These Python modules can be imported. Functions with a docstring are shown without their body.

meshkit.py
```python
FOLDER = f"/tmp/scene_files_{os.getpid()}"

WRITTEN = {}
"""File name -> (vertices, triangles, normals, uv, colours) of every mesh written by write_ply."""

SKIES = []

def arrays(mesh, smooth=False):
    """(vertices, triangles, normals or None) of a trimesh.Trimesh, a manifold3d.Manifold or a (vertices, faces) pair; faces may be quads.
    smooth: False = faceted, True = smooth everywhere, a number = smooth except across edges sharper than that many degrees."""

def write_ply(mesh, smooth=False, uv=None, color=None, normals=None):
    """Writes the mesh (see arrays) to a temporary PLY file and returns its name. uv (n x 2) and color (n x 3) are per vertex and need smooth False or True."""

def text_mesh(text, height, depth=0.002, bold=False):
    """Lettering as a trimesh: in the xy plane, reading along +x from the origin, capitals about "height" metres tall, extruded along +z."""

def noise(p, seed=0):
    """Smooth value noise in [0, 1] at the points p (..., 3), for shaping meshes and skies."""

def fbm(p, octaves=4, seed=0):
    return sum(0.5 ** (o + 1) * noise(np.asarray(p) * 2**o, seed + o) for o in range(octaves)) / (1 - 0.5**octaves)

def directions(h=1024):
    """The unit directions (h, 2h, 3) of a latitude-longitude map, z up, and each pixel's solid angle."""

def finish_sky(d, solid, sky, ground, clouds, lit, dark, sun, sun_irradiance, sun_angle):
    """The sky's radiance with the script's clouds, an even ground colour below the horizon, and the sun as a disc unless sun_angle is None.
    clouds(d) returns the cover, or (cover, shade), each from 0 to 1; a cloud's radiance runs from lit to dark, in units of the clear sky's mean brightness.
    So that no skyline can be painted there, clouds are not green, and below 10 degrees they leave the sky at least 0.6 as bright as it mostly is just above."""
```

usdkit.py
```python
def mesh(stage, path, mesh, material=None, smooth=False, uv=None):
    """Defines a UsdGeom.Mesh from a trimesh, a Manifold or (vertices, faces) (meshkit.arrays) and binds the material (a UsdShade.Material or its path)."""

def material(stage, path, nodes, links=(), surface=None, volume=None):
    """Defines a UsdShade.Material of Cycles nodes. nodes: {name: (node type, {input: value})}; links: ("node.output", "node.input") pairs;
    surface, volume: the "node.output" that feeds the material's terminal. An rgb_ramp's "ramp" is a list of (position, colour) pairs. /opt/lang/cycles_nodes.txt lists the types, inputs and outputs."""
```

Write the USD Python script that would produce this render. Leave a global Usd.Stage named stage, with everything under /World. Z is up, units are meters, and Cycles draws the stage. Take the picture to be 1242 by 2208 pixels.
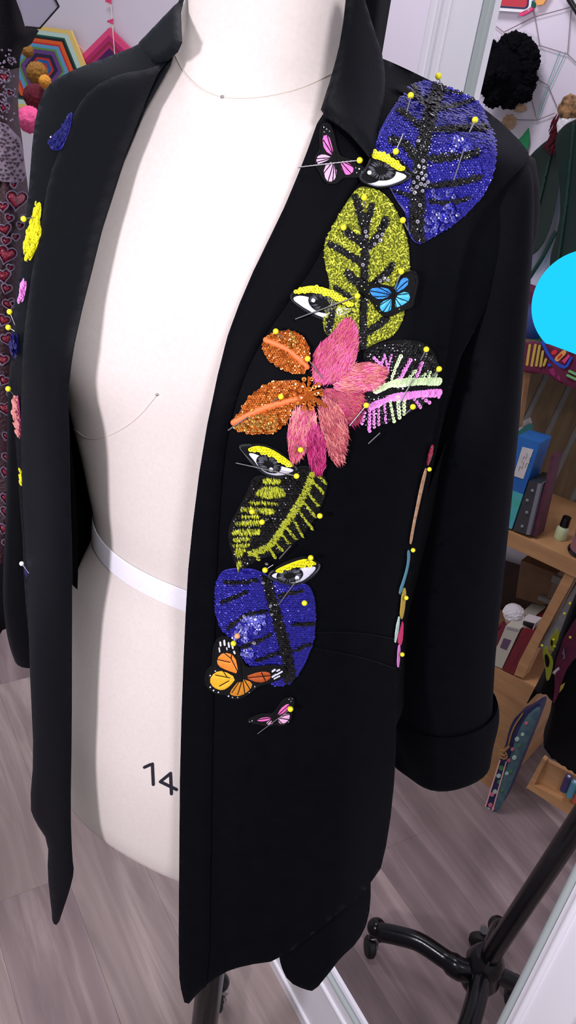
import math, numpy as np, trimesh, usdkit, meshkit
from pxr import Usd, UsdGeom, UsdLux, UsdShade, Gf, Sdf
from scipy.spatial import Delaunay
from scipy.ndimage import gaussian_filter
from scipy.interpolate import PchipInterpolator
import shapely
from shapely.geometry import Polygon, LineString, MultiPolygon, Point, box as sbox
from shapely.ops import unary_union
R_ = np.random.default_rng(7)
stage = Usd.Stage.CreateInMemory()
UsdGeom.SetStageUpAxis(stage, UsdGeom.Tokens.z); UsdGeom.SetStageMetersPerUnit(stage, 1.0)
UsdGeom.Xform.Define(stage, '/World'); UsdGeom.Scope.Define(stage, '/World/Looks')

# ------------------------------------------------------------------ camera
F_, TH, RO = 1800.0, math.radians(31), math.radians(8.9)
C = np.array([0, 0, 1.48])
Fw = np.array([0, math.cos(TH), -math.sin(TH)]); R0 = np.array([1., 0, 0]); U0 = np.array([0, math.sin(TH), math.cos(TH)])
Rt = math.cos(RO) * R0 + math.sin(RO) * U0; Up = -math.sin(RO) * R0 + math.cos(RO) * U0
cam = UsdGeom.Camera.Define(stage, '/World/camera')
cam.AddTransformOp().Set(Gf.Matrix4d(*[float(v) for r in ((*Rt, 0), (*Up, 0), (*-Fw, 0), (*C, 1)) for v in r]))
cam.CreateHorizontalApertureAttr(24.0); cam.CreateVerticalApertureAttr(24.0 * 2208 / 1242)
cam.CreateFocalLengthAttr(24.0 * F_ / 1242); cam.CreateClippingRangeAttr(Gf.Vec2f(0.02, 50))
cam.CreateExposureAttr(0.22)
# ------------------------------------------------------------------ light
dome = UsdLux.DomeLight.Define(stage, '/World/ambient_light'); dome.CreateColorAttr(Gf.Vec3f(0.95, 0.95, 1.0)); dome.CreateIntensityAttr(0.10)
KEY = np.array([-0.60, -0.32, 1.42])
def disk(name, pos, aim, r, power, col):
    L = UsdLux.DiskLight.Define(stage, '/World/' + name); L.CreateRadiusAttr(r); L.CreateColorAttr(Gf.Vec3f(*col)); L.CreateIntensityAttr(power)
    z = np.array(pos, float) - np.array(aim, float); z /= np.linalg.norm(z); x = np.cross([0, 0, 1.], z); x /= np.linalg.norm(x); y = np.cross(z, x)
    L.AddTransformOp().Set(Gf.Matrix4d(*[float(v) for q in ((*x, 0), (*y, 0), (*z, 0), (*pos, 1)) for v in q]))
disk('key_lamp', KEY, (-0.02, .6, 1.1), 0.065, 200, (1.0, .93, 1.03))
disk('fill_lamp', (0.28, -0.45, 1.95), (0.15, .8, .9), 0.10, 85, (.97, .92, 1.0))
disk('ceiling_lamp', (-0.45, 1.0, 2.6), (-.25, 1.6, .8), 0.28, 19, (1.0, .95, 1.05))

# ------------------------------------------------------------------ helpers: pixels, planes
def ray(p):
    p = np.atleast_2d(np.asarray(p, float)); return Fw + ((p[:, :1] - 621) * Rt - (p[:, 1:2] - 1104) * Up) / F_
def at(p, fwd): return C + ray(p) * np.asarray(fwd, float).reshape(-1, 1) if np.ndim(fwd) else C + ray(p) * fwd
def onz(p, z): d = ray(p); return C + d * ((z - C[2]) / d[:, 2:3])
def onz1(p, z): return onz([p], z)[0]
class Plane:                                    # vertical plane through (x, y), along u; off > 0 lies behind it
    def __init__(s, p, u):
        s.u = np.array([*u, 0.]) / np.hypot(*u); s.p = np.array([*p, 0.]); s.n = np.array([s.u[1], -s.u[0], 0.])   # towards the camera
        if s.n[1] > 0: s.n = -s.n
    def __call__(s, q, off=0.0):
        d = ray(q); t = ((s.p - s.n * off - C) @ s.n) / (d @ s.n); return C + d * t[:, None]
    def mapper(s, off=0.0): return lambda q, h=0.0: s(q, off) + s.n * np.broadcast_to(h, (len(q),))[:, None]
SHELF = Plane((.505, 1.413), (.8, -.6))
WALL = Plane((.505 + .27 * .6, 1.413 + .27 * .8), (.8, -.6))

# ------------------------------------------------------------------ helpers: scene tree
USED = {}
def numbered(parent, name):
    k = USED.get((parent, name), 0); USED[(parent, name)] = k + 1
    return f'{parent}/{name}' if k == 0 else f'{parent}/{name}_{k:03d}'
def arr(m):
    if isinstance(m, (list,)) : m = join(m)
    if hasattr(m, 'vertices'): return np.asarray(m.vertices, float), np.asarray(m.faces, int)
    v, f = np.asarray(m[0], float), np.asarray(m[1], int)
    if f.shape[1] == 4: f = np.vstack([f[:, [0, 1, 2]], f[:, [0, 2, 3]]])
    return v, f
def join(ms):
    V, Fc, n = [], [], 0
    for m in ms:
        v, f = arr(m); V.append(v); Fc.append(f + n); n += len(v)
    return np.vstack(V), np.vstack(Fc)
def meta(prim, **kw):
    for k, v in kw.items():
        if v: prim.SetCustomDataByKey(k, v)
class Thing:
    def __init__(s, name, label, category=None, group=None, kind=None):
        s.name, s.meta, s.parts = name, dict(label=label, category=category, group=group, kind=kind), []
    def part(s, name, mesh, mat, smooth=False, under=None, label=None, kind=None):
        s.parts.append([name, arr(mesh), mat, smooth, under, label, kind]); return len(s.parts) - 1
    def done(s):
        allv = np.vstack([p[1][0] for p in s.parts]); lo, hi = allv.min(0), allv.max(0)
        base = np.array([(lo[0] + hi[0]) / 2, (lo[1] + hi[1]) / 2, lo[2]])
        path = numbered('/World', s.name); x = UsdGeom.Xform.Define(stage, path); x.AddTranslateOp().Set(Gf.Vec3d(*map(float, base)))
        meta(x.GetPrim(), **s.meta); paths = []
        for name, (v, f), mat, sm, under, label, kind in s.parts:
            p = numbered(path if under is None else paths[under], name); paths.append(p)
            m = usdkit.mesh(stage, p, (v - base, f), MAT[mat], smooth=sm); meta(m.GetPrim(), label=label, kind=kind)
        return path
def single(name, mesh, mat, label, category=None, group=None, kind=None, smooth=False):
    v, f = arr(mesh); lo, hi = v.min(0), v.max(0); base = np.array([(lo[0] + hi[0]) / 2, (lo[1] + hi[1]) / 2, lo[2]])
    p = numbered('/World', name); m = usdkit.mesh(stage, p, (v - base, f), MAT[mat], smooth=smooth); m.AddTranslateOp().Set(Gf.Vec3d(*map(float, base)))
    meta(m.GetPrim(), label=label, category=category, group=group, kind=kind)

# ------------------------------------------------------------------ materials
MAT = {}
def lin(c): c = np.asarray(c, float) / 255; return tuple(np.where(c <= .04045, c / 12.92, ((c + .055) / 1.055) ** 2.4))
def mat(name, rgb, rough=.6, rgb2=None, scale=(40, 40, 40), bump=0, bscale=None, detail=3, dist=.002, **kw):
    nodes = {'p': ('principled_bsdf', dict(base_color=lin(rgb), roughness=rough, **kw))}; links = []
    if rgb2 is not None or bump:
        nodes['tc'] = ('texture_coordinate', {}); nodes['mp'] = ('mapping', {'scale': tuple(np.broadcast_to(scale, 3))}); links.append(('tc.object', 'mp.vector'))
    if rgb2 is not None:
        nodes['n'] = ('noise_texture', {'scale': 1.0, 'detail': float(detail), 'roughness': .6}); nodes['r'] = ('rgb_ramp', {'ramp': [(.3, lin(rgb)), (.7, lin(rgb2))]})
        links += [('mp.vector', 'n.vector'), ('n.fac', 'r.fac'), ('r.color', 'p.base_color')]
    if bump:
        nodes['mb'] = ('mapping', {'scale': tuple(np.broadcast_to(bscale if bscale is not None else scale, 3))})
        nodes['nb'] = ('noise_texture', {'scale': 1.0, 'detail': 2.0}); nodes['b'] = ('bump', {'strength': float(bump), 'distance': float(dist)})
        links += [('tc.object', 'mb.vector'), ('mb.vector', 'nb.vector'), ('nb.fac', 'b.height'), ('b.normal', 'p.normal')]
    MAT[name] = usdkit.material(stage, f'/World/Looks/{name}', nodes, links, surface='p.BSDF')
mat('velvet', (1, 2, 6), .7, (3, 4, 9), 60, .2, 1400, sheen_weight=.020, sheen_roughness=.4, sheen_tint=(.65, .72, 1), specular_ior_level=.07)
mat('satin', (3, 4, 9), .55, (5, 7, 13), 80, .15, 1400, sheen_weight=.036, sheen_roughness=.4, sheen_tint=(.6, .72, 1), specular_ior_level=.12)
mat('lining', (5, 5, 8), .8, specular_ior_level=.15)
mat('canvas', (216, 206, 199), .85, (222, 212, 206), 300, .15, 2500, dist=.0004)
mat('tape', (235, 232, 240), .7, (240, 238, 245), 200)
mat('seam', (210, 200, 188), .9)
mat('ink', (25, 23, 40), .6)
mat('steel', (190, 190, 195), .25, metallic=1.0)
mat('yellow_bead', (238, 228, 40), .25, specular_ior_level=.6)
mat('orange_bead', (240, 165, 110), .2, specular_ior_level=.6)
mat('white_bead', (240, 240, 240), .25)
mat('patch_black', (6, 6, 8), .8, (12, 12, 15), 500, .4, 1500, specular_ior_level=.2)
mat('blue_base', (30, 27, 132), .5)
mat('blue_sequin', (34, 30, 158), .3, metallic=.5, specular_ior_level=.7, coat_weight=.45, coat_roughness=.12)
mat('navy_sequin', (20, 20, 95), .25, specular_ior_level=.6)
mat('black_sequin', (10, 10, 13), .2, specular_ior_level=.6)
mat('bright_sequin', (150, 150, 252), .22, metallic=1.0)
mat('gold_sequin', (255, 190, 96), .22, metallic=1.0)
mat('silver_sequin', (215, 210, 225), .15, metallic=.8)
mat('yellow_sequin', (238, 232, 30), .35, specular_ior_level=.5)
mat('lime_base', (92, 96, 8), .8)
mat('lime_a', (164, 172, 26), .42, specular_ior_level=.6); mat('lime_b', (126, 134, 14), .5); mat('lime_c', (205, 210, 60), .35, specular_ior_level=.7)
mat('orange_base', (110, 50, 10), .6)
mat('orange_sequin', (232, 124, 34), .22, metallic=.55, specular_ior_level=.6, coat_weight=1.0, coat_roughness=.14)
mat('copper_sequin', (186, 92, 26), .22, metallic=.6)
mat('neon_orange', (255, 120, 66), .6)
mat('magenta_a', (182, 30, 106), .36, specular_ior_level=.7); mat('magenta_b', (216, 80, 148), .32, specular_ior_level=.9); mat('magenta_c', (140, 18, 78), .45)
mat('salmon_a', (192, 96, 100), .4, specular_ior_level=.6); mat('salmon_b', (224, 146, 140), .32, specular_ior_level=.9); mat('salmon_c', (164, 72, 84), .45)
mat('petal_base', (165, 62, 92), .8)
mat('pink_sequin', (236, 140, 222), .3, specular_ior_level=.6); mat('mint_sequin', (206, 228, 176), .3, specular_ior_level=.6)
mat('eye_white', (206, 206, 222), .6, (226, 226, 238), 900, .5, 1800, dist=.0006); mat('eye_grey', (92, 94, 100), .55); mat('thread_white', (225, 225, 235), .5); mat('thread_grey', (80, 82, 90), .5)
mat('wing_pink', (238, 88, 178), .45, (248, 130, 200), 500, .4, 1500); mat('wing_lilac', (224, 170, 208), .5); mat('wing_blue', (20, 110, 190), .45, (40, 150, 225), 500, .4, 1500); mat('wing_cyan', (60, 175, 225), .45)
mat('wing_orange', (240, 130, 30), .5, (246, 150, 60), 600, .4, 1500); mat('wing_yellow', (248, 192, 34), .5, (242, 170, 40), 600, .4, 1500); mat('wing_rust', (170, 72, 18), .5, (190, 86, 24), 600, .4, 1500); mat('wing_ochre', (205, 140, 30), .5, (190, 110, 30), 600)
mat('wall_white', (217, 209, 223), .7, (221, 213, 227), 6)
mat('frame_white', (240, 238, 246), .28, (243, 241, 248), 10, specular_ior_level=.55)
mat('frame_grey', (176, 186, 186), .4)
mat('iron', (6, 6, 9), .2, (9, 9, 12), 60, .15, 120, dist=.001, specular_ior_level=.4)
mat('clear_wheel', (200, 200, 205), .2, transmission_weight=.4)
mat('rubber', (15, 15, 15), .6)
mat('pine', (196, 148, 102), .55, (166, 120, 80), (6, 6, 40), .1, (6, 6, 60)); mat('pine_dark', (120, 76, 46), .6, (98, 60, 36), (8, 8, 40)); mat('brown_plank', (112, 92, 68), .7, (88, 70, 52), (60, 60, 8)); mat('grey_strip', (128, 124, 122), .8, (110, 108, 108), 30)
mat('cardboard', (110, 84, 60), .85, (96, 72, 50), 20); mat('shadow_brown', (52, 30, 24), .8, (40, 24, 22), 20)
mat('box_blue', (22, 92, 170), .4, (40, 110, 185), 12); mat('box_teal', (60, 170, 150), .4, (90, 170, 205), 20); mat('paper', (215, 208, 208), .7, (200, 194, 196), 60); mat('scribble', (150, 146, 152), .7)
mat('case_dark', (52, 54, 60), .2); mat('case_edge', (120, 120, 132), .25); mat('book_plum', (70, 36, 58), .6, (100, 44, 60), 60); mat('book_red', (120, 26, 40), .55, (108, 20, 34), 40); mat('book_cream', (190, 184, 170), .7); mat('book_purple', (98, 70, 100), .7)
mat('gloss_black', (10, 10, 12), .2); mat('bottle_green', (205, 215, 170), .3); mat('jar_pink', (214, 50, 110), .3, (196, 60, 104), 60); mat('glass', (225, 220, 225), .05, transmission_weight=.85); mat('teal_plastic', (60, 150, 145), .4)
mat('fur_white', (238, 234, 240), .95, (225, 220, 228), 300, .8, 500, sheen_weight=.5); mat('skin', (222, 160, 140), .6); mat('coat_maroon', (96, 20, 36), .8)
mat('bag_navy', (28, 34, 78), .6, (36, 44, 92), 60, .3, 400); mat('bag_teal', (60, 92, 110), .6, (86, 116, 120), 50, .4, 500); mat('bag_green', (70, 128, 84), .6); mat('bag_pink', (214, 110, 140), .6); mat('bag_mint', (180, 206, 196), .6); mat('brass', (206, 160, 100), .3, metallic=.7)
mat('cloth_maroon', (108, 24, 62), .8, (92, 18, 54), 40, .3, 700); mat('cloth_gold', (196, 170, 72), .7); mat('cloth_blue', (34, 78, 200), .7); mat('cloth_pink', (230, 62, 120), .7); mat('cloth_orange', (240, 170, 90), .7); mat('cloth_red', (222, 50, 60), .7); mat('cloth_green', (120, 190, 120), .7); mat('cloth_magenta', (150, 30, 100), .8)
mat('leaf_green', (12, 36, 28), .45, (8, 28, 22), 14, .2, 60); mat('leaf_rib', (18, 50, 38), .5); mat('leaf_bright', (10, 120, 70), .6)
mat('yarn_black', (5, 5, 9), .95, (9, 9, 14), 200, .8, 300, specular_ior_level=.1); mat('yarn_maroon', (100, 18, 36), .95, (80, 14, 30), 200, .8, 300); mat('yarn_pink', (236, 96, 150), .95, (220, 80, 136), 200, .8, 300); mat('yarn_gold', (150, 104, 38), .95, (124, 84, 28), 200, .8, 300); mat('yarn_amber', (220, 154, 54), .95, (200, 134, 44), 200, .8, 300); mat('yarn_tan', (196, 160, 128), .95, (168, 128, 96), 300, .8, 300); mat('fur_spot', (190, 140, 92), .9, (40, 30, 26), 90)
for n_, c_ in dict(y_yellow=(238, 206, 120), y_mint=(196, 222, 214), y_green=(10, 90, 70), y_black=(24, 22, 34), y_orange=(232, 96, 40), y_red=(208, 40, 40), y_sky=(96, 160, 205), y_leaf=(96, 148, 70), y_purple=(104, 62, 130), y_navy=(36, 26, 64), y_blue=(30, 96, 160), y_pinkpale=(246, 190, 190), y_hot=(232, 76, 128), y_mag=(190, 36, 110), y_dred=(150, 40, 70), y_plum=(70, 22, 84), y_cream=(230, 214, 200)).items(): mat(n_, c_, .9, None, 300, .7, (600, 600, 600), dist=.001)
mat('web_string', (140, 118, 124), .8); mat('web_teal', (120, 176, 170), .8)
mat('sign_red', (196, 56, 70), .5); mat('sign_navy', (40, 40, 84), .5); mat('sign_white', (240, 238, 244), .5)
mat('dress_maroon', (40, 14, 24), .55, (62, 18, 34), 50, .5, 260, dist=.004); mat('dress_black', (7, 6, 9), .8, (12, 10, 14), 60, .3, 300, specular_ior_level=.12); mat('heart_red', (96, 10, 34), .25, (176, 30, 62), 130, .8, 400, dist=.003, specular_ior_level=.8, coat_weight=.5); mat('heart_silver', (128, 116, 136), .35, (84, 74, 92), 160); mat('lace_mauve', (152, 134, 150), .7, (120, 104, 122), 80, .6, 300); mat('lace_dark', (52, 36, 50), .8)
mat('roll_purple', (64, 50, 96), .7); mat('roll_teal', (84, 140, 160), .7); mat('roll_red', (190, 74, 62), .7); mat('cap_grey', (140, 138, 148), .6)
MAT['cyan_glow'] = usdkit.material(stage, '/World/Looks/cyan_glow', {'e': ('emission', {'color': lin((30, 196, 255)), 'strength': 1.05})}, surface='e.emission')
MAT['sheer'] = usdkit.material(stage, '/World/Looks/sheer', {'t': ('transparent_bsdf', {}), 'd': ('principled_bsdf', {'base_color': lin((120, 116, 128)), 'roughness': .8}), 'm': ('mix_closure', {'fac': .72})}, [('t.BSDF', 'm.closure1'), ('d.BSDF', 'm.closure2')], surface='m.closure') if False else None
nd = {'tc': ('texture_coordinate', {}), 'p': ('principled_bsdf', {'base_color': lin((112, 108, 122)), 'roughness': .8, 'alpha': .75})}
MAT['sheer'] = usdkit.material(stage, '/World/Looks/sheer', nd, [], surface='p.BSDF')
# grey-brown laminate, grain along local x of a rotated mapping
PA = math.atan2(-.828, .561)
for i_, (a_, b_) in enumerate([((176, 158, 156), (146, 128, 128)), ((160, 143, 143), (134, 117, 118)), ((190, 174, 168), (160, 143, 139)), ((168, 150, 146), (140, 122, 120))]):
    nd = {'tc': ('texture_coordinate', {}), 'rot': ('mapping', {'rotation': (0, 0, -PA), 'location': (i_ * 3.1, i_ * 1.7, 0)}), 'mp': ('mapping', {'scale': (1.6, 17, 1)}), 'n': ('noise_texture', {'scale': 1., 'detail': 5., 'roughness': .6, 'distortion': 1.2}), 'mp2': ('mapping', {'scale': (9, 260, 1)}), 'n2': ('noise_texture', {'scale': 1., 'detail': 3.}),
          'r': ('rgb_ramp', {'ramp': [(.28, lin(np.array(b_) * .86)), (.5, lin(b_)), (.72, lin(a_))]}), 'm': ('mix', {'mix_type': 'mix', 'fac': .25}), 'p': ('principled_bsdf', {'roughness': .5, 'specular_ior_level': .3}), 'b': ('bump', {'strength': .12, 'distance': .001})}
    MAT[f'floor_{i_}'] = usdkit.material(stage, f'/World/Looks/floor_{i_}', nd, [('tc.object', 'rot.vector'), ('rot.vector', 'mp.vector'), ('rot.vector', 'mp2.vector'), ('mp.vector', 'n.vector'), ('mp2.vector', 'n2.vector'), ('n.fac', 'r.fac'), ('r.color', 'm.color1'), ('n2.color', 'm.color2'), ('r.color', 'p.base_color'), ('n2.fac', 'b.height'), ('b.normal', 'p.normal')], surface='p.BSDF')
mat('sub_floor', (110, 96, 96), .9)

# ------------------------------------------------------------------ helpers: meshes
def chaikin(pts, n=2, closed=True):
    p = np.asarray(pts, float)
    for _ in range(n):
        q = np.roll(p, -1, 0) if closed else p[1:]
        a = p if closed else p[:-1]
        o = np.empty((2 * len(a), 2)); o[0::2] = .75 * a + .25 * q; o[1::2] = .25 * a + .75 * q
        p = o if closed else np.vstack([p[:1], o, p[-1:]])
    return p
def poly(pts, n=2):
    g = Polygon(chaikin(pts, n) if n else pts); return g if g.is_valid else g.buffer(0)
def stroke(pts, w, n=2, cap=1): return LineString(chaikin(pts, n, False) if len(pts) > 2 else pts).buffer(w / 2, cap_style=cap)
def polys(g): return [q for q in (g.geoms if hasattr(g, 'geoms') else [g]) if isinstance(q, Polygon) and q.area > 2]
def sheet(g, M, t=.001, step=8, h=0.0, round_px=0, rough=None):
    out = []
    for q in polys(g):
        q = q.simplify(.3); rings = []
        for r in [q.exterior, *q.interiors]:
            k = max(3, int(r.length / step)); rings += [np.array(r.interpolate(i / k, normalized=True).coords[0]) for i in range(k)]
            cs = np.array(r.coords)[:-1]
            if len(cs) < k: rings += list(cs)
        B = np.unique(np.round(np.array(rings), 3), axis=0); x0, y0, x1, y1 = q.bounds
        gx, gy = np.meshgrid(np.arange(x0 + step / 2, x1, step), np.arange(y0 + step / 2, y1, step * .866)); gx = gx + (np.arange(len(gx)) % 2)[:, None] * step / 2
        I = np.stack([gx.ravel(), gy.ravel()], 1)
        if len(I): I = I[shapely.contains_xy(q.buffer(-step * .45), I[:, 0], I[:, 1])]
        p = np.vstack([B, I]) if len(I) else B
        try: tri = Delaunay(p).simplices
        except Exception: continue
        c = p[tri].mean(1); a = p[tri]; ar = np.abs(np.cross(a[:, 1] - a[:, 0], a[:, 2] - a[:, 0]))
        tri = tri[shapely.contains_xy(q.buffer(.05), c[:, 0], c[:, 1]) & (ar > 1e-3)]
        if not len(tri): continue
        e = p[tri]; cr = np.cross(e[:, 1] - e[:, 0], e[:, 2] - e[:, 0]); tri[cr > 0] = tri[cr > 0][:, ::-1]     # ccw seen by the camera (y down)
        hh = np.full(len(p), h + t)
        if round_px: hh = h + t * np.clip(np.sqrt(np.clip(shapely.distance(q.boundary, shapely.points(p)) / round_px, 0, 1)), .25, 1)
        if rough is not None: hh = hh + rough(p)
        top, bot = M(p, hh), M(p, np.full(len(p), h)); n = len(p)
        ed = np.vstack([tri[:, [0, 1]], tri[:, [1, 2]], tri[:, [2, 0]]]); key = {tuple(x) for x in ed.tolist()}
        bd = np.array([x for x in key if (x[1], x[0]) not in key])
        fs = [tri, tri[:, ::-1] + n]
        if len(bd): fs += [np.stack([bd[:, 0], bd[:, 0] + n, bd[:, 1]], 1), np.stack([bd[:, 1], bd[:, 0] + n, bd[:, 1] + n], 1)]
        out.append((np.vstack([top, bot]), np.vstack(fs)))
    return join(out)
def basis(M, p, h):
    a = M(p, h); ex = M(p + [1., 0], h) - a; ey = M(p + [0, 1.], h) - a
    n = np.cross(ey, ex); n /= np.linalg.norm(n, axis=1, keepdims=True) + 1e-12
    n *= np.sign(((C - a) * n).sum(1, keepdims=True)); px = np.linalg.norm(ex, axis=1) * .75 + np.minimum(np.linalg.norm(ey, axis=1), np.linalg.norm(ex, axis=1)) * .25
    ex /= np.linalg.norm(ex, axis=1, keepdims=True) + 1e-12
    return a, ex, np.cross(n, ex), n, np.clip(px, 2e-4, 1.2e-3)
def scatter_px(g, sp, jit=.2):
    x0, y0, x1, y1 = g.bounds; gx, gy = np.meshgrid(np.arange(x0, x1 + sp, sp), np.arange(y0, y1 + sp, sp * .866)); gx = gx + (np.arange(len(gx)) % 2)[:, None] * sp / 2
    p = np.stack([gx.ravel(), gy.ravel()], 1) + R_.normal(0, jit * sp / 2, (gx.size, 2))
    return p[shapely.contains_xy(g, p[:, 0], p[:, 1])]
def sequins(g, M, sp=6.5, r=4.0, tilt=.13, h=.0016, lean=.0, pts=None, glints=()):
    p = scatter_px(g, sp) if pts is None else np.asarray(pts, float)
    a, ex, ey, n, s = basis(M, p, h); k = 8; N = len(p)
    t1 = R_.normal(0, tilt, N); t2 = R_.normal(lean, tilt, N)
    n2 = n + ex * t1[:, None] + ey * t2[:, None]; n2 /= np.linalg.norm(n2, axis=1, keepdims=True)
    V_ = C - a; V_ /= np.linalg.norm(V_, axis=1, keepdims=True); L_ = KEY - a; L_ /= np.linalg.norm(L_, axis=1, keepdims=True); H_ = V_ + L_; H_ /= np.linalg.norm(H_, axis=1, keepdims=True)
    for gx, gy, gr_ in glints:                      # a ruck in the cloth turns these sequins towards the lamp
        m_ = (((p - [gx, gy]) ** 2).sum(1) < (gr_ * R_.uniform(.3, 1, N)) ** 2); q_ = .08 * n2 + .92 * H_ + R_.normal(0, .07, (N, 3)); n2 = np.where(m_[:, None], q_ / np.linalg.norm(q_, axis=1, keepdims=True), n2)
    u = ex - n2 * (ex * n2).sum(1, keepdims=True); u /= np.linalg.norm(u, axis=1, keepdims=True); v = np.cross(n2, u)
    th = np.arange(k) * 2 * np.pi / k; rr = (r * s)[:, None, None]; a = a + n * (R_.uniform(0, .0007, N))[:, None]
    ci = (np.cos(th)[None, :, None] * u[:, None] + np.sin(th)[None, :, None] * v[:, None])
    outer = a[:, None] + ci * rr + n2[:, None] * .0003; inner = a[:, None] + ci * rr * .3
    V = np.concatenate([outer, inner], 1).reshape(-1, 3); i = np.arange(k); j = (i + 1) % k
    f = np.vstack([np.stack([i, j, i + k], 1), np.stack([j, j + k, i + k], 1)])
    return V, (f[None] + (np.arange(N) * 2 * k)[:, None, None]).reshape(-1, 3)
def stitches(p, d, M, ln, w, h=.0012, hh=.0012):
    """raised thread lozenges at pixels p along pixel directions d"""
    p = np.asarray(p, float); d = np.broadcast_to(np.asarray(d, float), p.shape); d = d / (np.linalg.norm(d, axis=1, keepdims=True) + 1e-9)
    ln = np.broadcast_to(ln, (len(p),))[:, None]; q = np.stack([-d[:, 1], d[:, 0]], 1)
    P = lambda x, z: M(x, np.full(len(x), z)); _, _, _, n, _ = basis(M, p, h)
    L, Rr, A, B = P(p - d * ln / 2, h), P(p + d * ln / 2, h), P(p - q * w / 2, h), P(p + q * w / 2, h); T = P(p, h + hh)
    T1 = (T + .5 * (P(p - d * ln * .3, h + hh * .85) - T) * 2 * .999); T2 = P(p + d * ln * .3, h + hh * .85)
    V = np.stack([L, A, Rr, B, T1, T2], 1).reshape(-1, 3)
    f = np.array([[0, 1, 4], [1, 5, 4], [1, 2, 5], [2, 3, 5], [3, 4, 5], [3, 0, 4]])
    return V, (f[None] + (np.arange(len(p)) * 6)[:, None, None]).reshape(-1, 3)
def tube(P, r, k=10, caps=True, flat=None):
    P = np.asarray(P, float); r = np.broadcast_to(r, (len(P),)); T = np.gradient(P, axis=0); T /= np.linalg.norm(T, axis=1, keepdims=True) + 1e-12
    up = np.array([0, 0, 1.]) if abs(T[:, 2]).mean() < .9 else np.array([1., 0, 0]); V = []
    for i in range(len(P)):
        x = np.cross(T[i], up); x /= np.linalg.norm(x) + 1e-12; y = np.cross(x, T[i]); th = np.arange(k) * 2 * np.pi / k
        V.append(P[i] + r[i] * (np.cos(th)[:, None] * x * (flat or 1) + np.sin(th)[:, None] * y))
    V = np.vstack(V); f = []
    for i in range(len(P) - 1):
        for j in range(k): a, b = i * k + j, i * k + (j + 1) % k; f += [[a, b, a + k], [b, b + k, a + k]]
    if caps:
        V = np.vstack([V, P[0], P[-1]]); n = len(V)
        for j in range(k): f += [[(j + 1) % k, j, n - 2], [(len(P) - 1) * k + j, (len(P) - 1) * k + (j + 1) % k, n - 1]]
    return V, np.array(f)
def spline(P, n=24):
    P = np.asarray(P, float); t = np.linspace(0, 1, len(P)); return PchipInterpolator(t, P)(np.linspace(0, 1, n))
def ball(c, r, sub=3, sc=(1, 1, 1)):
    m = trimesh.creation.icosphere(subdivisions=sub, radius=1); return np.asarray(m.vertices) * r * np.array(sc) + np.asarray(c), np.asarray(m.faces)
def fluff(c, r, seed=0, amp=.18, freq=5, sub=4, sc=(1, 1, 1)):
    v, f = ball((0, 0, 0), 1, sub); d = 1 + amp * (2 * meshkit.fbm(v * freq + 7 + seed, 3, seed) - 1); return v * d[:, None] * r * np.array(sc) + np.asarray(c), f
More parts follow.
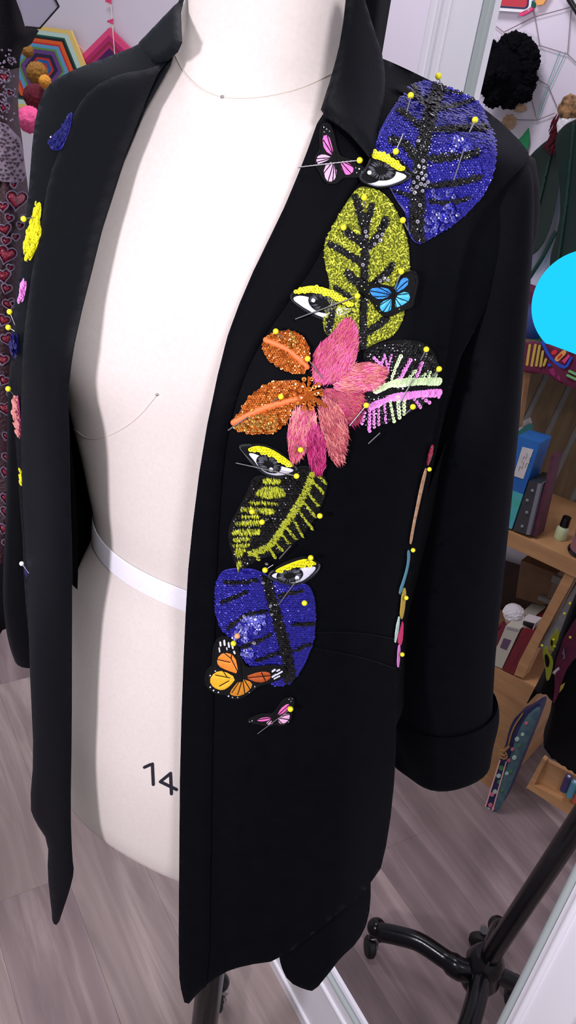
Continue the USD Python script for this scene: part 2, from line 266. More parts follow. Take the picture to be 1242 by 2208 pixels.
def tufts(c, r, n, ln, w, seed, sc=(1, 1, 1)):
    rg = np.random.default_rng(seed); d = rg.normal(size=(n, 3)); d /= np.linalg.norm(d, axis=1, keepdims=True); q = rg.normal(size=(n, 3)); x = np.cross(d, q); x /= np.linalg.norm(x, axis=1, keepdims=True)
    b = d * r * .93; tip = d * (r + ln * rg.uniform(.4, 1, (n, 1))) + q * ln * .22
    V = np.stack([b - x * w, b + x * w, b + np.cross(d, x) * w * 1.4, tip], 1).reshape(-1, 3) * np.array(sc) + c
    return V, (np.array([[0, 1, 3], [1, 2, 3], [2, 0, 3]])[None] + (np.arange(n) * 4)[:, None, None]).reshape(-1, 3)
def lathe(c, prof, k=28, axis=None):
    prof = np.asarray(prof, float); th = np.arange(k) * 2 * np.pi / k; V = np.stack([prof[:, :1] * np.cos(th), prof[:, :1] * np.sin(th), np.repeat(prof[:, 1:2], k, 1)], -1).reshape(-1, 3); f = []
    for i in range(len(prof) - 1):
        for j in range(k): a, b = i * k + j, i * k + (j + 1) % k; f += [[a, b, a + k], [b, b + k, a + k]]
    return V + np.asarray(c), np.array(f)
def loft(rings, cap=True):
    n, k = len(rings), len(rings[0]); V = np.vstack(rings); f = []
    i, j = np.meshgrid(np.arange(n - 1), np.arange(k), indexing='ij'); a = (i * k + j).ravel(); b = (i * k + (j + 1) % k).ravel()
    f = np.vstack([np.stack([a, b, a + k], 1), np.stack([b, b + k, a + k], 1)])
    if cap:
        V = np.vstack([V, rings[0].mean(0), rings[-1].mean(0)]); m = len(V); j = np.arange(k)
        f = np.vstack([f, np.stack([(j + 1) % k, j, np.full(k, m - 2)], 1), np.stack([(n - 1) * k + j, (n - 1) * k + (j + 1) % k, np.full(k, m - 1)], 1)])
    return V, f
def block(pts, PL, off, depth, n=0, bevel=0):
    """an outline given on a vertical plane, extruded away from the camera by depth"""
    g = poly(pts, n); q = np.array(g.exterior.coords)[:-1]; a = PL(q, off); back = -PL.n * depth; k = len(q)
    tri = trimesh.creation.triangulate_polygon(Polygon(q), engine='earcut')
    tv, tf = np.asarray(tri[0]), np.asarray(tri[1]); fr = PL(tv, off); m = len(tv); i = np.arange(k); j = (i + 1) % k
    V = np.vstack([fr, fr + back, a, a + back]); f = [tf, tf[:, ::-1] + m, np.stack([i, j, i + k], 1) + 2 * m, np.stack([j, j + k, i + k], 1) + 2 * m]
    return V, np.vstack(f)
def slab(o, u, v, w):
    o, u, v, w = map(lambda x: np.asarray(x, float), (o, u, v, w)); V = np.array([o + a * u + b * v + c * w for a in (0, 1) for b in (0, 1) for c in (0, 1)])
    return V, np.array([[0, 1, 3], [0, 3, 2], [4, 6, 7], [4, 7, 5], [0, 4, 5], [0, 5, 1], [2, 3, 7], [2, 7, 6], [0, 2, 6], [0, 6, 4], [1, 5, 7], [1, 7, 3]])

# ------------------------------------------------------------------ the setting: floor planks, wall
fu, fn = np.array([.561, -.828, 0]), np.array([.828, .561, 0])
single('floor', slab((-2.6, -1.0, -.03), (5.2, 0, 0), (0, 4.2, 0), (0, 0, .018)), 'sub_floor', None, kind='structure')
FP = '/World/floor'; rg = np.random.default_rng(3); W_ = .145
for i in range(-17, 20):
    s0 = -2.9 + rg.uniform(0, 1.1)
    while s0 < 2.4:
        o = fu * s0 + fn * (i * W_) + np.array([0.0, .75, -.0115]) + fn * .02; L_ = 1.15
        c = o + fu * L_ / 2
        if -2.5 < c[0] < 2.4 and -.95 < c[1] < 3.1:
            v, f = slab(o, fu * (L_ - .0004), fn * (W_ - .0004), (0, 0, .0115)); base = np.array(UsdGeom.Xformable(stage.GetPrimAtPath(FP)).GetOrderedXformOps()[0].Get())
            usdkit.mesh(stage, numbered(FP, 'plank'), (v - base, f), MAT[f'floor_{rg.integers(4)}'])
        s0 += L_
wl = WALL.p + WALL.u * -3.2; single('wall_back', slab(wl - WALL.n * .1, WALL.u * 5.0, (0, 0, 2.6), WALL.n * .1), 'wall_white', None, kind='structure')
wl2 = WALL.p + WALL.u * -3.2 + WALL.n * .001
single('baseboard_back', slab(wl2, WALL.u * 5.0, (0, 0, .09), WALL.n * .014), 'frame_white', None, kind='structure')

# ------------------------------------------------------------------ body guides
O = np.array([-.052, .655]); fa = math.radians(-110.7); fx = np.array([math.cos(fa), math.sin(fa)]); lx = np.array([-fx[1], fx[0]])
def b2w(L, Fr, z): L, Fr, z = np.broadcast_arrays(L, Fr, z); return np.stack([O[0] + L * lx[0] + Fr * fx[0], O[1] + L * lx[1] + Fr * fx[1], z], -1)
class Body:
    def __init__(s, st, bust=0):
        a = np.array(sorted(st)); s.A, s.B, s.c = (PchipInterpolator(a[:, 0], a[:, i]) for i in (1, 2, 3)); s.z0, s.z1, s.bust = a[0, 0], a[-1, 0], bust
    @staticmethod
    def sh(z): return -.013 * np.clip((np.asarray(z) - 1.405) / .045, 0, 1)
    def abc(s, z): z = np.clip(z, s.z0, s.z1); return s.A(z), s.B(z), s.c(z)
    def bump(s, L, z): return s.bust * sum(np.exp(-((L - q) / .052) ** 2 - ((z - 1.245) / np.where(z > 1.245, .075, .055)) ** 2) for q in (-.085, .085)) if s.bust else 0
    def g(s, P):
        d = P[..., :2] - O; L = d @ lx - s.sh(P[..., 2]); Fr = d @ fx; A, B, c = s.abc(P[..., 2]); Fb = Fr - c; Fb = np.where(Fb > 0, Fb / (B + s.bump(L, P[..., 2])), Fb / B)
        return (np.abs(L / A) ** 2.2 + np.abs(Fb) ** 2.2) ** (1 / 2.2) - 1
    def ring(s, z, k=96, grow=0.0):
        A, B, c = s.abc(z); th = np.linspace(0, 2 * np.pi, k, endpoint=False); e = 2 / 2.2
        L = (A + grow) * np.sign(np.sin(th)) * np.abs(np.sin(th)) ** e; Fr = np.sign(np.cos(th)) * np.abs(np.cos(th)) ** e
        Fr = Fr * np.where(Fr > 0, B + grow + s.bump(L, z), B + grow) + c; return b2w(L + s.sh(z), Fr, z)
FORM = Body([(1.62, .057, .060, 0), (1.50, .057, .060, 0), (1.46, .060, .064, 0), (1.437, .082, .072, 0), (1.41, .165, .085, 0), (1.36, .186, .10, .005), (1.30, .18, .112, .008), (1.25, .170, .114, .008), (1.18, .155, .110, .006), (1.10, .136, .104, .003), (1.045, .128, .101, 0), (.98, .147, .110, 0), (.9, .172, .122, 0), (.82, .182, .129, 0), (.74, .179, .127, 0), (.71, .175, .122, 0)], bust=.022)
COAT = Body([(1.62, .064, .066, 0), (1.50, .066, .068, 0), (1.465, .072, .074, 0), (1.44, .105, .084, 0), (1.415, .190, .098, 0), (1.36, .205, .116, .005), (1.30, .202, .132, .01), (1.25, .198, .146, .012), (1.18, .192, .142, .01), (1.1, .190, .138, .006), (1.045, .192, .138, .003), (.98, .200, .142, 0), (.9, .214, .150, 0), (.82, .224, .156, 0), (.74, .234, .162, 0), (.6, .262, .172, 0), (.5, .278, .178, 0), (.36, .30, .185, 0)])
class Skin:
    """the surface a body turns to the camera, as a smooth field of depths over the view directions"""
    def __init__(s, body, sig=0.0, folds=0.0, step=8):
        s.step = step; s.x = np.arange(-160, 1420, step); s.y = np.arange(-160, 2320, step); gx, gy = np.meshgrid(s.x, s.y); p = np.stack([gx.ravel(), gy.ravel()], 1); d = ray(p)
        ts = np.linspace(.30, 1.35, 260); best = np.full(len(p), 9.); tb = np.full(len(p), .6); hit = np.zeros(len(p), bool); prev = None
        for t in ts:
            g = body.g(C + d * t)
            if prev is not None:
                new = ~hit & (g < 0) & (prev > 0); tt = t - (ts[1] - ts[0]) * (-g) / (prev - g + 1e-9); tb = np.where(new, tt, tb); hit |= new
            m = ~hit & (g < best); best = np.where(m, g, best); tb = np.where(m, t, tb); prev = g
        T = tb.reshape(gx.shape)
        if sig: T = gaussian_filter(T, sig)
        if folds:
            q = np.stack([gx / 85 + .0009 * (gy - 1100) * (gx - 500) / 400, gy / 900, 0 * gx], -1)
            T = T + folds * np.clip((gy - 450) / 700, 0, 1) * (2 * meshkit.noise(q, 3) - 1) + folds * .5 * np.clip((gy - 300) / 500, 0, 1) * (2 * meshkit.noise(q * [2.3, 1.4, 1] + 9, 5) - 1)
        s.T = T; P = C + d.reshape(*gx.shape, 3) * T[..., None]
        ex, ey = np.gradient(P, axis=1), np.gradient(P, axis=0); n = np.cross(ey, ex); n /= np.linalg.norm(n, axis=2, keepdims=True); n *= np.sign(((C - P) * n).sum(2, keepdims=True)); s.N = n
    def lerp(s, G, p):
        fx_ = np.clip((p[:, 0] - s.x[0]) / s.step, 0, len(s.x) - 1.001); fy_ = np.clip((p[:, 1] - s.y[0]) / s.step, 0, len(s.y) - 1.001); i, j = fx_.astype(int), fy_.astype(int); u, v = fx_ - i, fy_ - j
        if G.ndim == 3: u, v = u[:, None], v[:, None]
        return G[j, i] * (1 - u) * (1 - v) + G[j, i + 1] * u * (1 - v) + G[j + 1, i] * (1 - u) * v + G[j + 1, i + 1] * u * v
    def __call__(s, p, h=0.0):
        p = np.asarray(p, float); return C + ray(p) * s.lerp(s.T, p)[:, None] + s.lerp(s.N, p) * np.broadcast_to(h, (len(p),))[:, None]
SKIN = Skin(FORM, 0); JAC = Skin(COAT, 2.5, .005)
def lift(M, dh): return lambda p, h=0.0: M(p, np.asarray(h) + dh)
def pull(M, dz): return lambda p, h=0.0: M(p, h) + (lambda v: v / np.linalg.norm(v, axis=1, keepdims=True) * dz)(C - M(p, 0.0))
def pullv(M): return lambda p, h=0.0: M(p, h) + (lambda v: v / np.linalg.norm(v, axis=1, keepdims=True) * np.interp(p[:, 1], [350, 950], [.004, .016])[:, None])(C - M(p, 0.0))
class Field:
    """depth as a quadratic through given pixels"""
    def __init__(s, ctrl, order=2):
        c = np.array(ctrl, float); s.o = order; s.k = np.linalg.lstsq(s.f(c[:, :2]), c[:, 2], rcond=1e-6)[0]
    def f(s, p):
        x, y = (p[:, 0] - 600) / 600, (p[:, 1] - 1000) / 1000; l = [np.ones_like(x), x, y]
        if s.o > 1: l += [x * y, x * x, y * y]
        return np.stack(l, 1)
    def T(s, p): return s.f(p) @ s.k
    def __call__(s, p, h=0.0):
        p = np.asarray(p, float); P = lambda q: C + ray(q) * s.T(q)[:, None]; a = P(p); n = np.cross(P(p + [0, 1.]) - a, P(p + [1., 0]) - a); n /= np.linalg.norm(n, axis=1, keepdims=True); n *= np.sign(((C - a) * n).sum(1, keepdims=True))
        return a + n * np.broadcast_to(h, (len(p),))[:, None]

# ------------------------------------------------------------------ dress form
T = Thing('dress_form', 'cream canvas dress form wearing the open black kimono jacket, marked 14 at the hip', 'dress form')
zs = np.concatenate([[.702], np.linspace(.71, 1.40, 90), np.linspace(1.405, 1.60, 40)]); rings = [FORM.ring(z, grow=-.006 if z < .705 else 0) for z in zs]
body = T.part('torso', loft(rings), 'canvas', True)
tape = [FORM.ring(z, grow=g) for z, g in ((1.034, .0006), (1.035, .0016), (1.0555, .0016), (1.0565, .0006))]; T.part('waist_tape', loft(tape, False), 'tape', True, label='white twill tape around the waist')
T.part('neck_seam', sheet(stroke([(378, 118), (398, 160), (438, 197), (485, 212), (540, 213), (600, 205), (660, 188), (722, 156)], 1.6), SKIN, .0004, 6, .0003), 'seam')
for nm, pts, w in (('bust_seam', [(160, 925), (190, 948), (235, 942), (295, 905), (340, 850)], 1.1),):
    T.part(nm, sheet(stroke(pts, w), SKIN, .0004, 5, .0003), 'seam' if nm != 'tape_tie' else 'tape')
num = [stroke([(312, 1654), (325, 1648), (329, 1649)], 6.5, 0), stroke([(329, 1647), (331, 1691)], 6.5, 0), stroke([(368, 1667), (346, 1685), (381, 1702)], 6.2, 0), stroke([(368, 1667), (370, 1711)], 6.5, 0)]
for nm, g in (('numeral_one', unary_union(num[:2])), ('numeral_four', unary_union(num[2:]))): T.part(nm, sheet(g, SKIN, .0004, 3, .0002), 'ink', label='black hand-stencilled numeral')
for p in ((480, 210), (347, 1283), (340, 850)): T.part('seam_pin', ball(SKIN(np.array([p], float), .0008)[0], .0011, 2), 'steel', True)
zf = np.linspace(.10, .702, 8); pole0 = np.array([-.035, .565, 0.]); top0 = np.array([O[0], O[1], .703])
T.done()

def iron_stand(name, label, hub, legs, pole, balls, wheels, pole_r=.0175):
    S = Thing(name, label, 'stand')
    S.part('pole', tube(spline(pole, 6), pole_r, 18), 'iron', 30)
    S.part('hub', join([lathe(hub + [0, 0, -.045], [(0, 0), (.03, .002), (.036, .02), (.030, .045), (.034, .06), (.028, .075), (.022, .085), (0, .086)], 24)]), 'iron', 40)
    for L_, r in legs: S.part('leg', tube(spline(L_, 22), r, 12, True, .8), 'iron', True)
    for b, r in balls: S.part('caster_ball', join([ball(b, r, 3), tube([b + [0, 0, -.8 * r], b + [0, 0, -2.2 * r]], r * .55, 10)]), 'iron', True)
    for wct, ax in wheels:
        wv = S.part('caster_wheel', lathe((0, 0, 0), [(0, -.008), (.016, -.008), (.0205, -.004), (.0205, .004), (.016, .008), (0, .008)], 20), 'rubber', 30); v, f = S.parts[wv][1]
        a = np.array(ax, float); a /= np.linalg.norm(a); b = np.cross([0, 0, 1.], a); Rm = np.stack([b, np.array([0, 0, 1.]), a], 0); S.parts[wv][1] = (v @ Rm + np.asarray(wct), f)
        S.part('caster_bracket', tube([np.array(wct) + a * .012 + [0, 0, -.004], np.array(wct) + a * .013 + [0, 0, .022], np.array(wct) + [0, 0, .034]], [.006, .007, .008], 8), 'steel', 40)
    S.done()
zb = .075
hub1 = np.array([.0, .57, .115]); bC = onz1((474, 2118), zb); bl = np.array([-.14, .53, zb]); bf = np.array([-.03, .36, zb]); br = np.array([.07, .50, zb])
legs1 = [([hub1, (hub1 * .6 + bC * .4) + [-.008, 0, .01], bC * .8 + hub1 * .2 + [-.012, 0, .012], bC + [-.012, .004, -.002]], [.020] * 21 + [.016])] + [([hub1, (hub1 + b) / 2 + [0, 0, .012], b], .016) for b in (bl, bf, br)]
iron_stand('dress_form_stand', 'black cast-iron caster stand under the cream dress form, at the bottom edge', hub1, legs1, [hub1, [-.006, .60, .42], [-.012, .63, .70]], [(b, .0165) for b in (bC, bl, bf, br)], [((b[0], b[1], .0206), (1, .3, 0)) for b in (bC, bl, bf, br)])
hub2 = onz1((1042, 2086), .115); bA = onz1((812, 2000), zb); bB = onz1((1073, 1996), .085); bD = onz1((1110, 2120), zb); bF = onz1((960, 2330), zb)
legA = [onz1(p, z) for p, z in (((1042, 2092), .115), ((1000, 2092), .112), ((960, 2068), .112), ((905, 2032), .11), ((860, 2018), .10), ((818, 2010), .085))]
legB = [hub2 + [0, 0, .01], (hub2 + bB) / 2 + [0, 0, .018], bB]; legF = [onz1(p, z) for p, z in (((1038, 2100), .115), ((1028, 2150), .12), ((1008, 2220), .115), ((960, 2330), .085))]; legD = [hub2, (hub2 + bD) / 2, bD]
pt = onz1((1222, 1812), .50); pd = (pt - hub2) / np.linalg.norm(pt - hub2)
iron_stand('second_dress_form_stand', 'black cast-iron caster stand with slanting pole right of the jacket hem', hub2, [(legA, [.023] * 8 + [.019] * 14), (legB, .017), (legF, [.022] * 22), (legD, .017)], [hub2 + [0, 0, .01], hub2 + pd * .45, hub2 + pd * 1.0], [(bA, .0175), (bB, .018), (bD, .016), (bF, .017)], [(onz1((800, 2035), .03) * [1, 1, 0] + [0, 0, .0206], (1, .2, 0)), (onz1((1037, 2022), .03) * [1, 1, 0] + [0, 0, .0206], (.3, 1, 0)), (bD * [1, 1, 0] + [.01, .01, .0206], (1, 0, 0)), (bF * [1, 1, 0] + [0, 0, .0206], (1, 0, 0))], .0165)

# ------------------------------------------------------------------ kimono jacket
K = Thing('kimono_jacket', 'open black velvet kimono jacket with wide lapels, covered in pinned embroidered patches', 'jacket')
back = []
for z in np.concatenate([np.linspace(.60, 1.40, 60), [1.415, 1.43, 1.445]]):
    A, B, c = COAT.abc(z); th = np.radians(np.linspace(74, np.interp(z, [.9, 1.1], [288, 312]), 80)); wv = .004 * np.sin(th * 9) * np.clip((1.2 - z) / .6, 0, 1)
    A = A * np.interp(z, [.6, 1.15], [.80, 1.0])
    A = A * np.where(np.sin(th) < 0, np.interp(z, [1.1, 1.25], [1.0, .91]), 1.0)
    back.append(b2w((A - .004 + wv) * np.sin(th), c + (B - .004 + wv) * np.cos(th), z))
bi = np.stack(back); n_, k_ = bi.shape[:2]; i, j = np.meshgrid(np.arange(n_ - 1), np.arange(k_ - 1), indexing='ij'); q = (i * k_ + j).ravel()
K.part('back_panel', (bi.reshape(-1, 3), np.vstack([np.stack([q, q + 1, q + k_], 1), np.stack([q + 1, q + k_ + 1, q + k_], 1)])), 'lining', True)
right_front = [(745, 250), (780, 215), (812, 128), (822, 130), (880, 155), (940, 183), (1000, 214), (1062, 252), (1135, 325), (1138, 350), (1085, 400), (1030, 470), (1000, 545), (975, 690), (955, 800), (935, 920), (917, 990), (897, 1090), (880, 1170), (868, 1250), (856, 1330), (850, 1400), (852, 1500), (850, 1655), (835, 1800), (812, 1895), (700, 1990), (602, 2068), (530, 2078), (480, 2095), (430, 2132), (402, 2164), (388, 2120), (387, 2060), (388, 1900), (392, 1600), (402, 1350), (413, 1180), (443, 960), (485, 760), (535, 620), (605, 480), (690, 330)]
K.part('right_front_panel', sheet(poly(right_front, 1), JAC, .0016, 12), 'velvet', True)
side = [(600, 1850), (595, 2030), (602, 2066), (606, 2092), (625, 2130), (662, 2146), (682, 2150), (716, 2108), (742, 2076), (782, 2040), (806, 1990), (812, 1920), (806, 1895), (818, 1880), (836, 1800), (850, 1655), (780, 1600)]
K.part('side_panel', sheet(poly(side, 1), lift(JAC, -.008), .0016, 12), 'velvet', True)
under = [(1060, 300), (1128, 345), (1130, 440), (1112, 540), (1050, 690), (990, 800), (957, 950), (930, 1080), (904, 1200), (882, 1330), (874, 1480), (845, 1500), (850, 1330), (880, 1100), (915, 950), (950, 760), (985, 545)]
K.part('underarm_panel', sheet(poly(under, 1), lift(JAC, -.006), .0016, 12), 'velvet', True)
rl = [(694, 245), (715, 262), (740, 282), (765, 308), (795, 345), (776, 392), (745, 440), (708, 510), (672, 580), (628, 640), (575, 720), (548, 765), (520, 830), (492, 930), (478, 1050), (470, 1200), (462, 1500), (456, 1800), (452, 2118), (430, 2134), (402, 2167), (391, 2122), (387, 2060), (388, 1900), (391, 1600), (400, 1350), (411, 1180), (440, 960), (482, 760), (532, 620), (602, 480), (655, 355)]
K.part('right_lapel', sheet(poly(rl, 1), lift(JAC, .0022), .0028, 11, 0, 10), 'velvet', True)
rc = [(748, -45), (768, -45), (790, 30), (804, 75), (822, 130), (826, 190), (815, 270), (800, 352), (775, 318), (742, 282), (692, 248), (700, 220), (716, 165), (735, 80)]
RC = Field([(760, -40, .497), (750, 60, .505), (716, 165, .500), (692, 248, .494), (800, 350, .487), (822, 130, .522), (800, 75, .522), (780, 200, .499)])
K.part('right_collar', sheet(poly(rc, 1), RC, .0035, 10, .001, 9), 'satin', True)
for nm, a0, a1, z0 in (('left_side_panel', 275, 332, 1.02), ('right_side_panel', 55, 100, .92)):
    zz = np.linspace(z0, 1.40, 30); P_ = []
    for z in zz:
        A, B, c = COAT.abc(z); th = np.radians(np.linspace(a0, a1, 24)); P_.append(b2w((A - .012) * np.sin(th), c + (B - .012) * np.cos(th), z))
    P_ = np.stack(P_); i, j = np.meshgrid(np.arange(29), np.arange(23), indexing='ij'); q = (i * 24 + j).ravel()
    K.part(nm, (P_.reshape(-1, 3), np.vstack([np.stack([q, q + 1, q + 24], 1), np.stack([q + 1, q + 25, q + 24], 1)])), 'lining', True)
# collar stand behind the neck
K.part('back_collar', loft([b2w(.078 * np.sin(t_) - .013, .078 * np.cos(t_) - .004, z) for t_ in [np.radians(np.linspace(110, 250, 40))] for z in (1.44, 1.47, 1.50, 1.53)], False), 'satin', True)
left_front = [(395, 95), (350, 70), (300, 102), (235, 128), (178, 148), (120, 175), (92, 208), (76, 285), (66, 420), (60, 470), (48, 580), (32, 680), (26, 830), (38, 960), (45, 1080), (52, 1160), (55, 1260), (70, 1420), (140, 1500), (150, 1200), (140, 950), (150, 760), (200, 560), (290, 280)]
K.part('left_front_panel', sheet(poly(left_front, 1), JAC, .0016, 12), 'satin', True)
ll = [(392, 102), (348, 146), (320, 205), (292, 278), (262, 355), (242, 420), (222, 490), (205, 560), (188, 625), (174, 682), (157, 760), (147, 850), (150, 950), (152, 1100), (156, 1180), (155, 1400), (155, 1580), (152, 1755), (156, 1850), (160, 1880), (150, 1920), (137, 1960), (125, 1995), (114, 1990), (112, 1960), (103, 1880), (106, 1815), (76, 1770), (65, 1738), (74, 1630), (68, 1500), (65, 1430), (60, 1250), (50, 1080), (47, 1000), (46, 900), (50, 760), (58, 680), (72, 575), (92, 470), (108, 380), (128, 330), (150, 280), (165, 235), (200, 190), (260, 160), (330, 150), (372, 118)]
K.part('left_lapel', sheet(poly(ll, 1), pullv(JAC), .0025, 11, 0, 10), 'satin', True)
lc = [(410, -45), (392, 6), (376, 20), (345, 52), (290, 110), (318, 132), (356, 142), (396, 106), (394, 60), (392, 20), (420, -45)]
LC = Field([(395, -40, .545), (380, 18, .540), (296, 104, .557), (350, 148, .525), (392, 106, .517), (384, 60, .528)], 1)
K.part('left_collar', sheet(poly(lc, 1), LC, .003, 9, .001, 8), 'satin', True)
def sleeve(st, k=40, m=60):
    st = np.array(st, float); t = np.linspace(0, 1, len(st)); u = np.linspace(0, 1, m); q = PchipInterpolator(t, st)(u); rings = []
    th = np.linspace(0, 2 * np.pi, k, endpoint=False)
    for ii, (xl, yl, xr, yr, fl_, fr_, b) in enumerate(q):
        L, Rr = at([(xl, yl)], fl_)[0], at([(xr, yr)], fr_)[0]; c = (L + Rr) / 2; hv = (Rr - L) / 2; bv = np.array([hv[1], -hv[0], 0.]); bv /= np.linalg.norm(bv); bv *= -np.sign(bv[1]) * b
        w = 1 + .05 * np.sin(3 * th + 1.3 + 2 * u[ii]) * u[ii] + .03 * np.sin(5 * th + 4 * u[ii]) * u[ii]
        rings.append(c + (np.cos(th) * w)[:, None] * hv + (np.sin(th) * w)[:, None] * bv)
    return rings
sr = sleeve([(1036, 268, 1126, 320, .560, .548, .012), (1005, 380, 1137, 372, .532, .540, .026), (985, 520, 1135, 500, .550, .556, .036), (958, 700, 1122, 700, .578, .588, .04), (933, 900, 1110, 900, .605, .615, .042), (903, 1100, 1095, 1085, .665, .675, .042), (874, 1300, 1079, 1275, .745, .755, .042), (852, 1450, 1068, 1425, .815, .825, .042), (850, 1540, 1066, 1508, .865, .87, .042)])
K.part('right_sleeve', loft(sr, False), 'velvet', True)
cf = sleeve([(848, 1534, 1069, 1502, .860, .865, .045), (845, 1580, 1071, 1545, .882, .890, .046), (850, 1648, 1062, 1612, .917, .922, .045)], 40, 20)
inner = [r * .97 + r.mean(0) * .03 for r in cf[::-1]]
K.part('right_cuff', loft(cf + inner, False), 'velvet', True)
sl = sleeve([(116, 228, 190, 190, .67, .67, .012), (96, 300, 190, 300, .68, .68, .025), (80, 430, 170, 430, .70, .70, .035), (60, 600, 150, 600, .74, .74, .045), (24, 830, 125, 830, .79, .79, .045), (22, 1050, 120, 1060, .85, .85, .045), (12, 1250, 130, 1270, .92, .92, .045), (30, 1380, 140, 1400, .975, .975, .04)], 36, 50)
K.part('left_sleeve', loft(sl, False), 'satin', True)
K.part('waist_seam', sheet(unary_union([stroke([(668, 1360), (720, 1358), (790, 1362), (845, 1375)], 2), stroke([(672, 1392), (730, 1402), (800, 1420), (848, 1440)], 2)]), JAC, .0012, 8, .0014), 'satin')
K.done()

# ------------------------------------------------------------------ patches
PS = lift(JAC, .0020)                 # on the jacket
PL_ = lift(JAC, .0052)                # on the right lapel
# 1 large blue leaf
leaf1 = poly([(890, 194), (910, 183), (934, 188), (966, 196), (1003, 212), (1024, 223), (1040, 246), (1042, 266), (1056, 294), (1064, 330), (1057, 378), (1037, 418), (1003, 462), (962, 492), (914, 520), (898, 528), (882, 506), (878, 462), (858, 438), (838, 402), (812, 345), (809, 320), (818, 293), (838, 253), (858, 225), (874, 206)], 2)
v1 = [stroke([(944, 190), (930, 235), (912, 300), (902, 360), (897, 440), (896, 524)], 30), stroke([(934, 294), (990, 290), (1044, 289)], 15), stroke([(926, 350), (980, 348), (1021, 341)], 15), stroke([(922, 405), (980, 400), (1027, 388)], 13), stroke([(922, 438), (965, 440), (1003, 432)], 9), stroke([(940, 248), (985, 238), (1018, 224)], 10), stroke([(950, 210), (975, 208), (995, 208)], 9), stroke([(912, 240), (894, 222), (886, 198)], 9), stroke([(898, 285), (880, 268), (856, 252)], 14), stroke([(890, 345), (872, 320), (842, 312)], 18), stroke([(886, 385), (868, 360), (842, 342)], 9), stroke([(890, 428), (865, 420), (838, 414)], 9)]
def sequin_leaf(name, label, leaf, veins, M, blue, sp, silver=None, glints=()):
    t = Thing(name, label, 'patch'); t.part('backing', sheet(leaf.buffer(2), M, .0009, 9), 'blue_base' if blue == 'blue_sequin' else 'patch_black', True)
    vv = unary_union(veins).intersection(leaf)
    t.part('vein', sheet(vv, M, .0006, 7, .0009), 'patch_black', label='black sequined midrib and veins')
    t.part('sequins', sequins(leaf.difference(vv.buffer(-1)), M, sp, sp * .62, .09, .0016, .08, None, glints), blue, kind='stuff')
    t.part('vein_sequins', sequins(vv, M, sp, sp * .6, .16, .0020), 'black_sequin', kind='stuff')
    if glints:
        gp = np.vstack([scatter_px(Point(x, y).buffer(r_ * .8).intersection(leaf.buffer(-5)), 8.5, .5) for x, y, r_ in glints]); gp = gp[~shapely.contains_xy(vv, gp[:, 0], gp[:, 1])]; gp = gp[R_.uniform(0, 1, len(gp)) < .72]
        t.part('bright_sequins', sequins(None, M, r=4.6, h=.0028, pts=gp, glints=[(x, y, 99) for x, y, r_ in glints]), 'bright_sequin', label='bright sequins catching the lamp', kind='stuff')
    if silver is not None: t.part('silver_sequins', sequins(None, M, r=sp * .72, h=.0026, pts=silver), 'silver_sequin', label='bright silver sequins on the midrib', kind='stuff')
    t.done()
sv = [(897, 318), (908, 355), (900, 366), (910, 368), (893, 376), (905, 380), (914, 384), (898, 388), (908, 392), (890, 398), (904, 402), (896, 408), (912, 404), (886, 413), (892, 420), (907, 416), (925, 266), (897, 481), (902, 446), (918, 398)]
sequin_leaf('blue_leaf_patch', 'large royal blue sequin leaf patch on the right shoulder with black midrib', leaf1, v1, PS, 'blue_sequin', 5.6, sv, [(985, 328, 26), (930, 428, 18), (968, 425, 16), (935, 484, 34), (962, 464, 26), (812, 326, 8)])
# 2 upper lime leaf
def lime_fill(t, g, M, n, ln, w, ang=None, h=.0014):
    if g.area < 20: return
    p = scatter_px(g, math.sqrt(g.area / n), .6); a = R_.uniform(0, np.pi, len(p)) if ang is None else ang + R_.normal(0, .35, len(p)); d = np.stack([np.cos(a), np.sin(a)], 1); c = R_.integers(0, 10, len(p))
    for nm, m_, s_ in (('stitches', 'lime_a', c < 5), ('stitches', 'lime_b', (c >= 5) & (c < 8)), ('stitches', 'lime_c', c >= 8)):
        if s_.sum() > 2: t.part(nm, stitches(p[s_], d[s_], M, ln, w, h, .0011), m_, True, kind='stuff')
leaf2 = poly([(775, 405), (800, 408), (828, 420), (852, 454), (874, 502), (881, 540), (882, 585), (874, 650), (868, 690), (852, 722), (810, 735), (776, 756), (748, 735), (704, 725), (696, 695), (706, 650), (714, 612), (703, 575), (700, 543), (706, 506), (733, 466), (755, 430)], 2)
v2 = [stroke([(786, 470), (786, 540), (782, 620), (780, 700), (779, 748)], 15), stroke([(786, 500), (776, 460), (767, 428)], 14), stroke([(788, 490), (796, 465), (800, 446)], 13), stroke([(784, 530), (765, 514), (747, 501)], 15), stroke([(790, 535), (812, 515), (830, 478)], 15), stroke([(780, 568), (745, 545), (713, 528)], 13), stroke([(782, 620), (768, 608), (752, 592)], 17), stroke([(784, 622), (805, 612), (830, 590), (844, 572)], 14), stroke([(778, 725), (805, 705), (832, 684)], 14), stroke([(718, 672), (710, 700), (706, 716)], 12), stroke([(752, 640), (738, 628), (722, 620)], 10)]
t = Thing('lime_leaf_patch', 'lime green chain-stitched leaf patch with black sequin veins below the topmost eye', 'patch'); t.part('backing', sheet(leaf2.buffer(1.5), PS, .0010, 9), 'lime_base', True)
vv = unary_union(v2).intersection(leaf2); t.part('vein', sheet(vv, PS, .0007, 6, .0010), 'patch_black', label='black sequin veins'); t.part('vein_sequins', sequins(vv, PS, 6.5, 3.9, .15, .0019), 'black_sequin', kind='stuff')
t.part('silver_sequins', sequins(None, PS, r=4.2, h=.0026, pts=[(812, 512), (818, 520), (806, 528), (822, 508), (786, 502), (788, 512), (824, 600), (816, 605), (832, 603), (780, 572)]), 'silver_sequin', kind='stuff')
lime_fill(t, leaf2.difference(vv), PS, 1500, 9.5, 4.0); t.done()
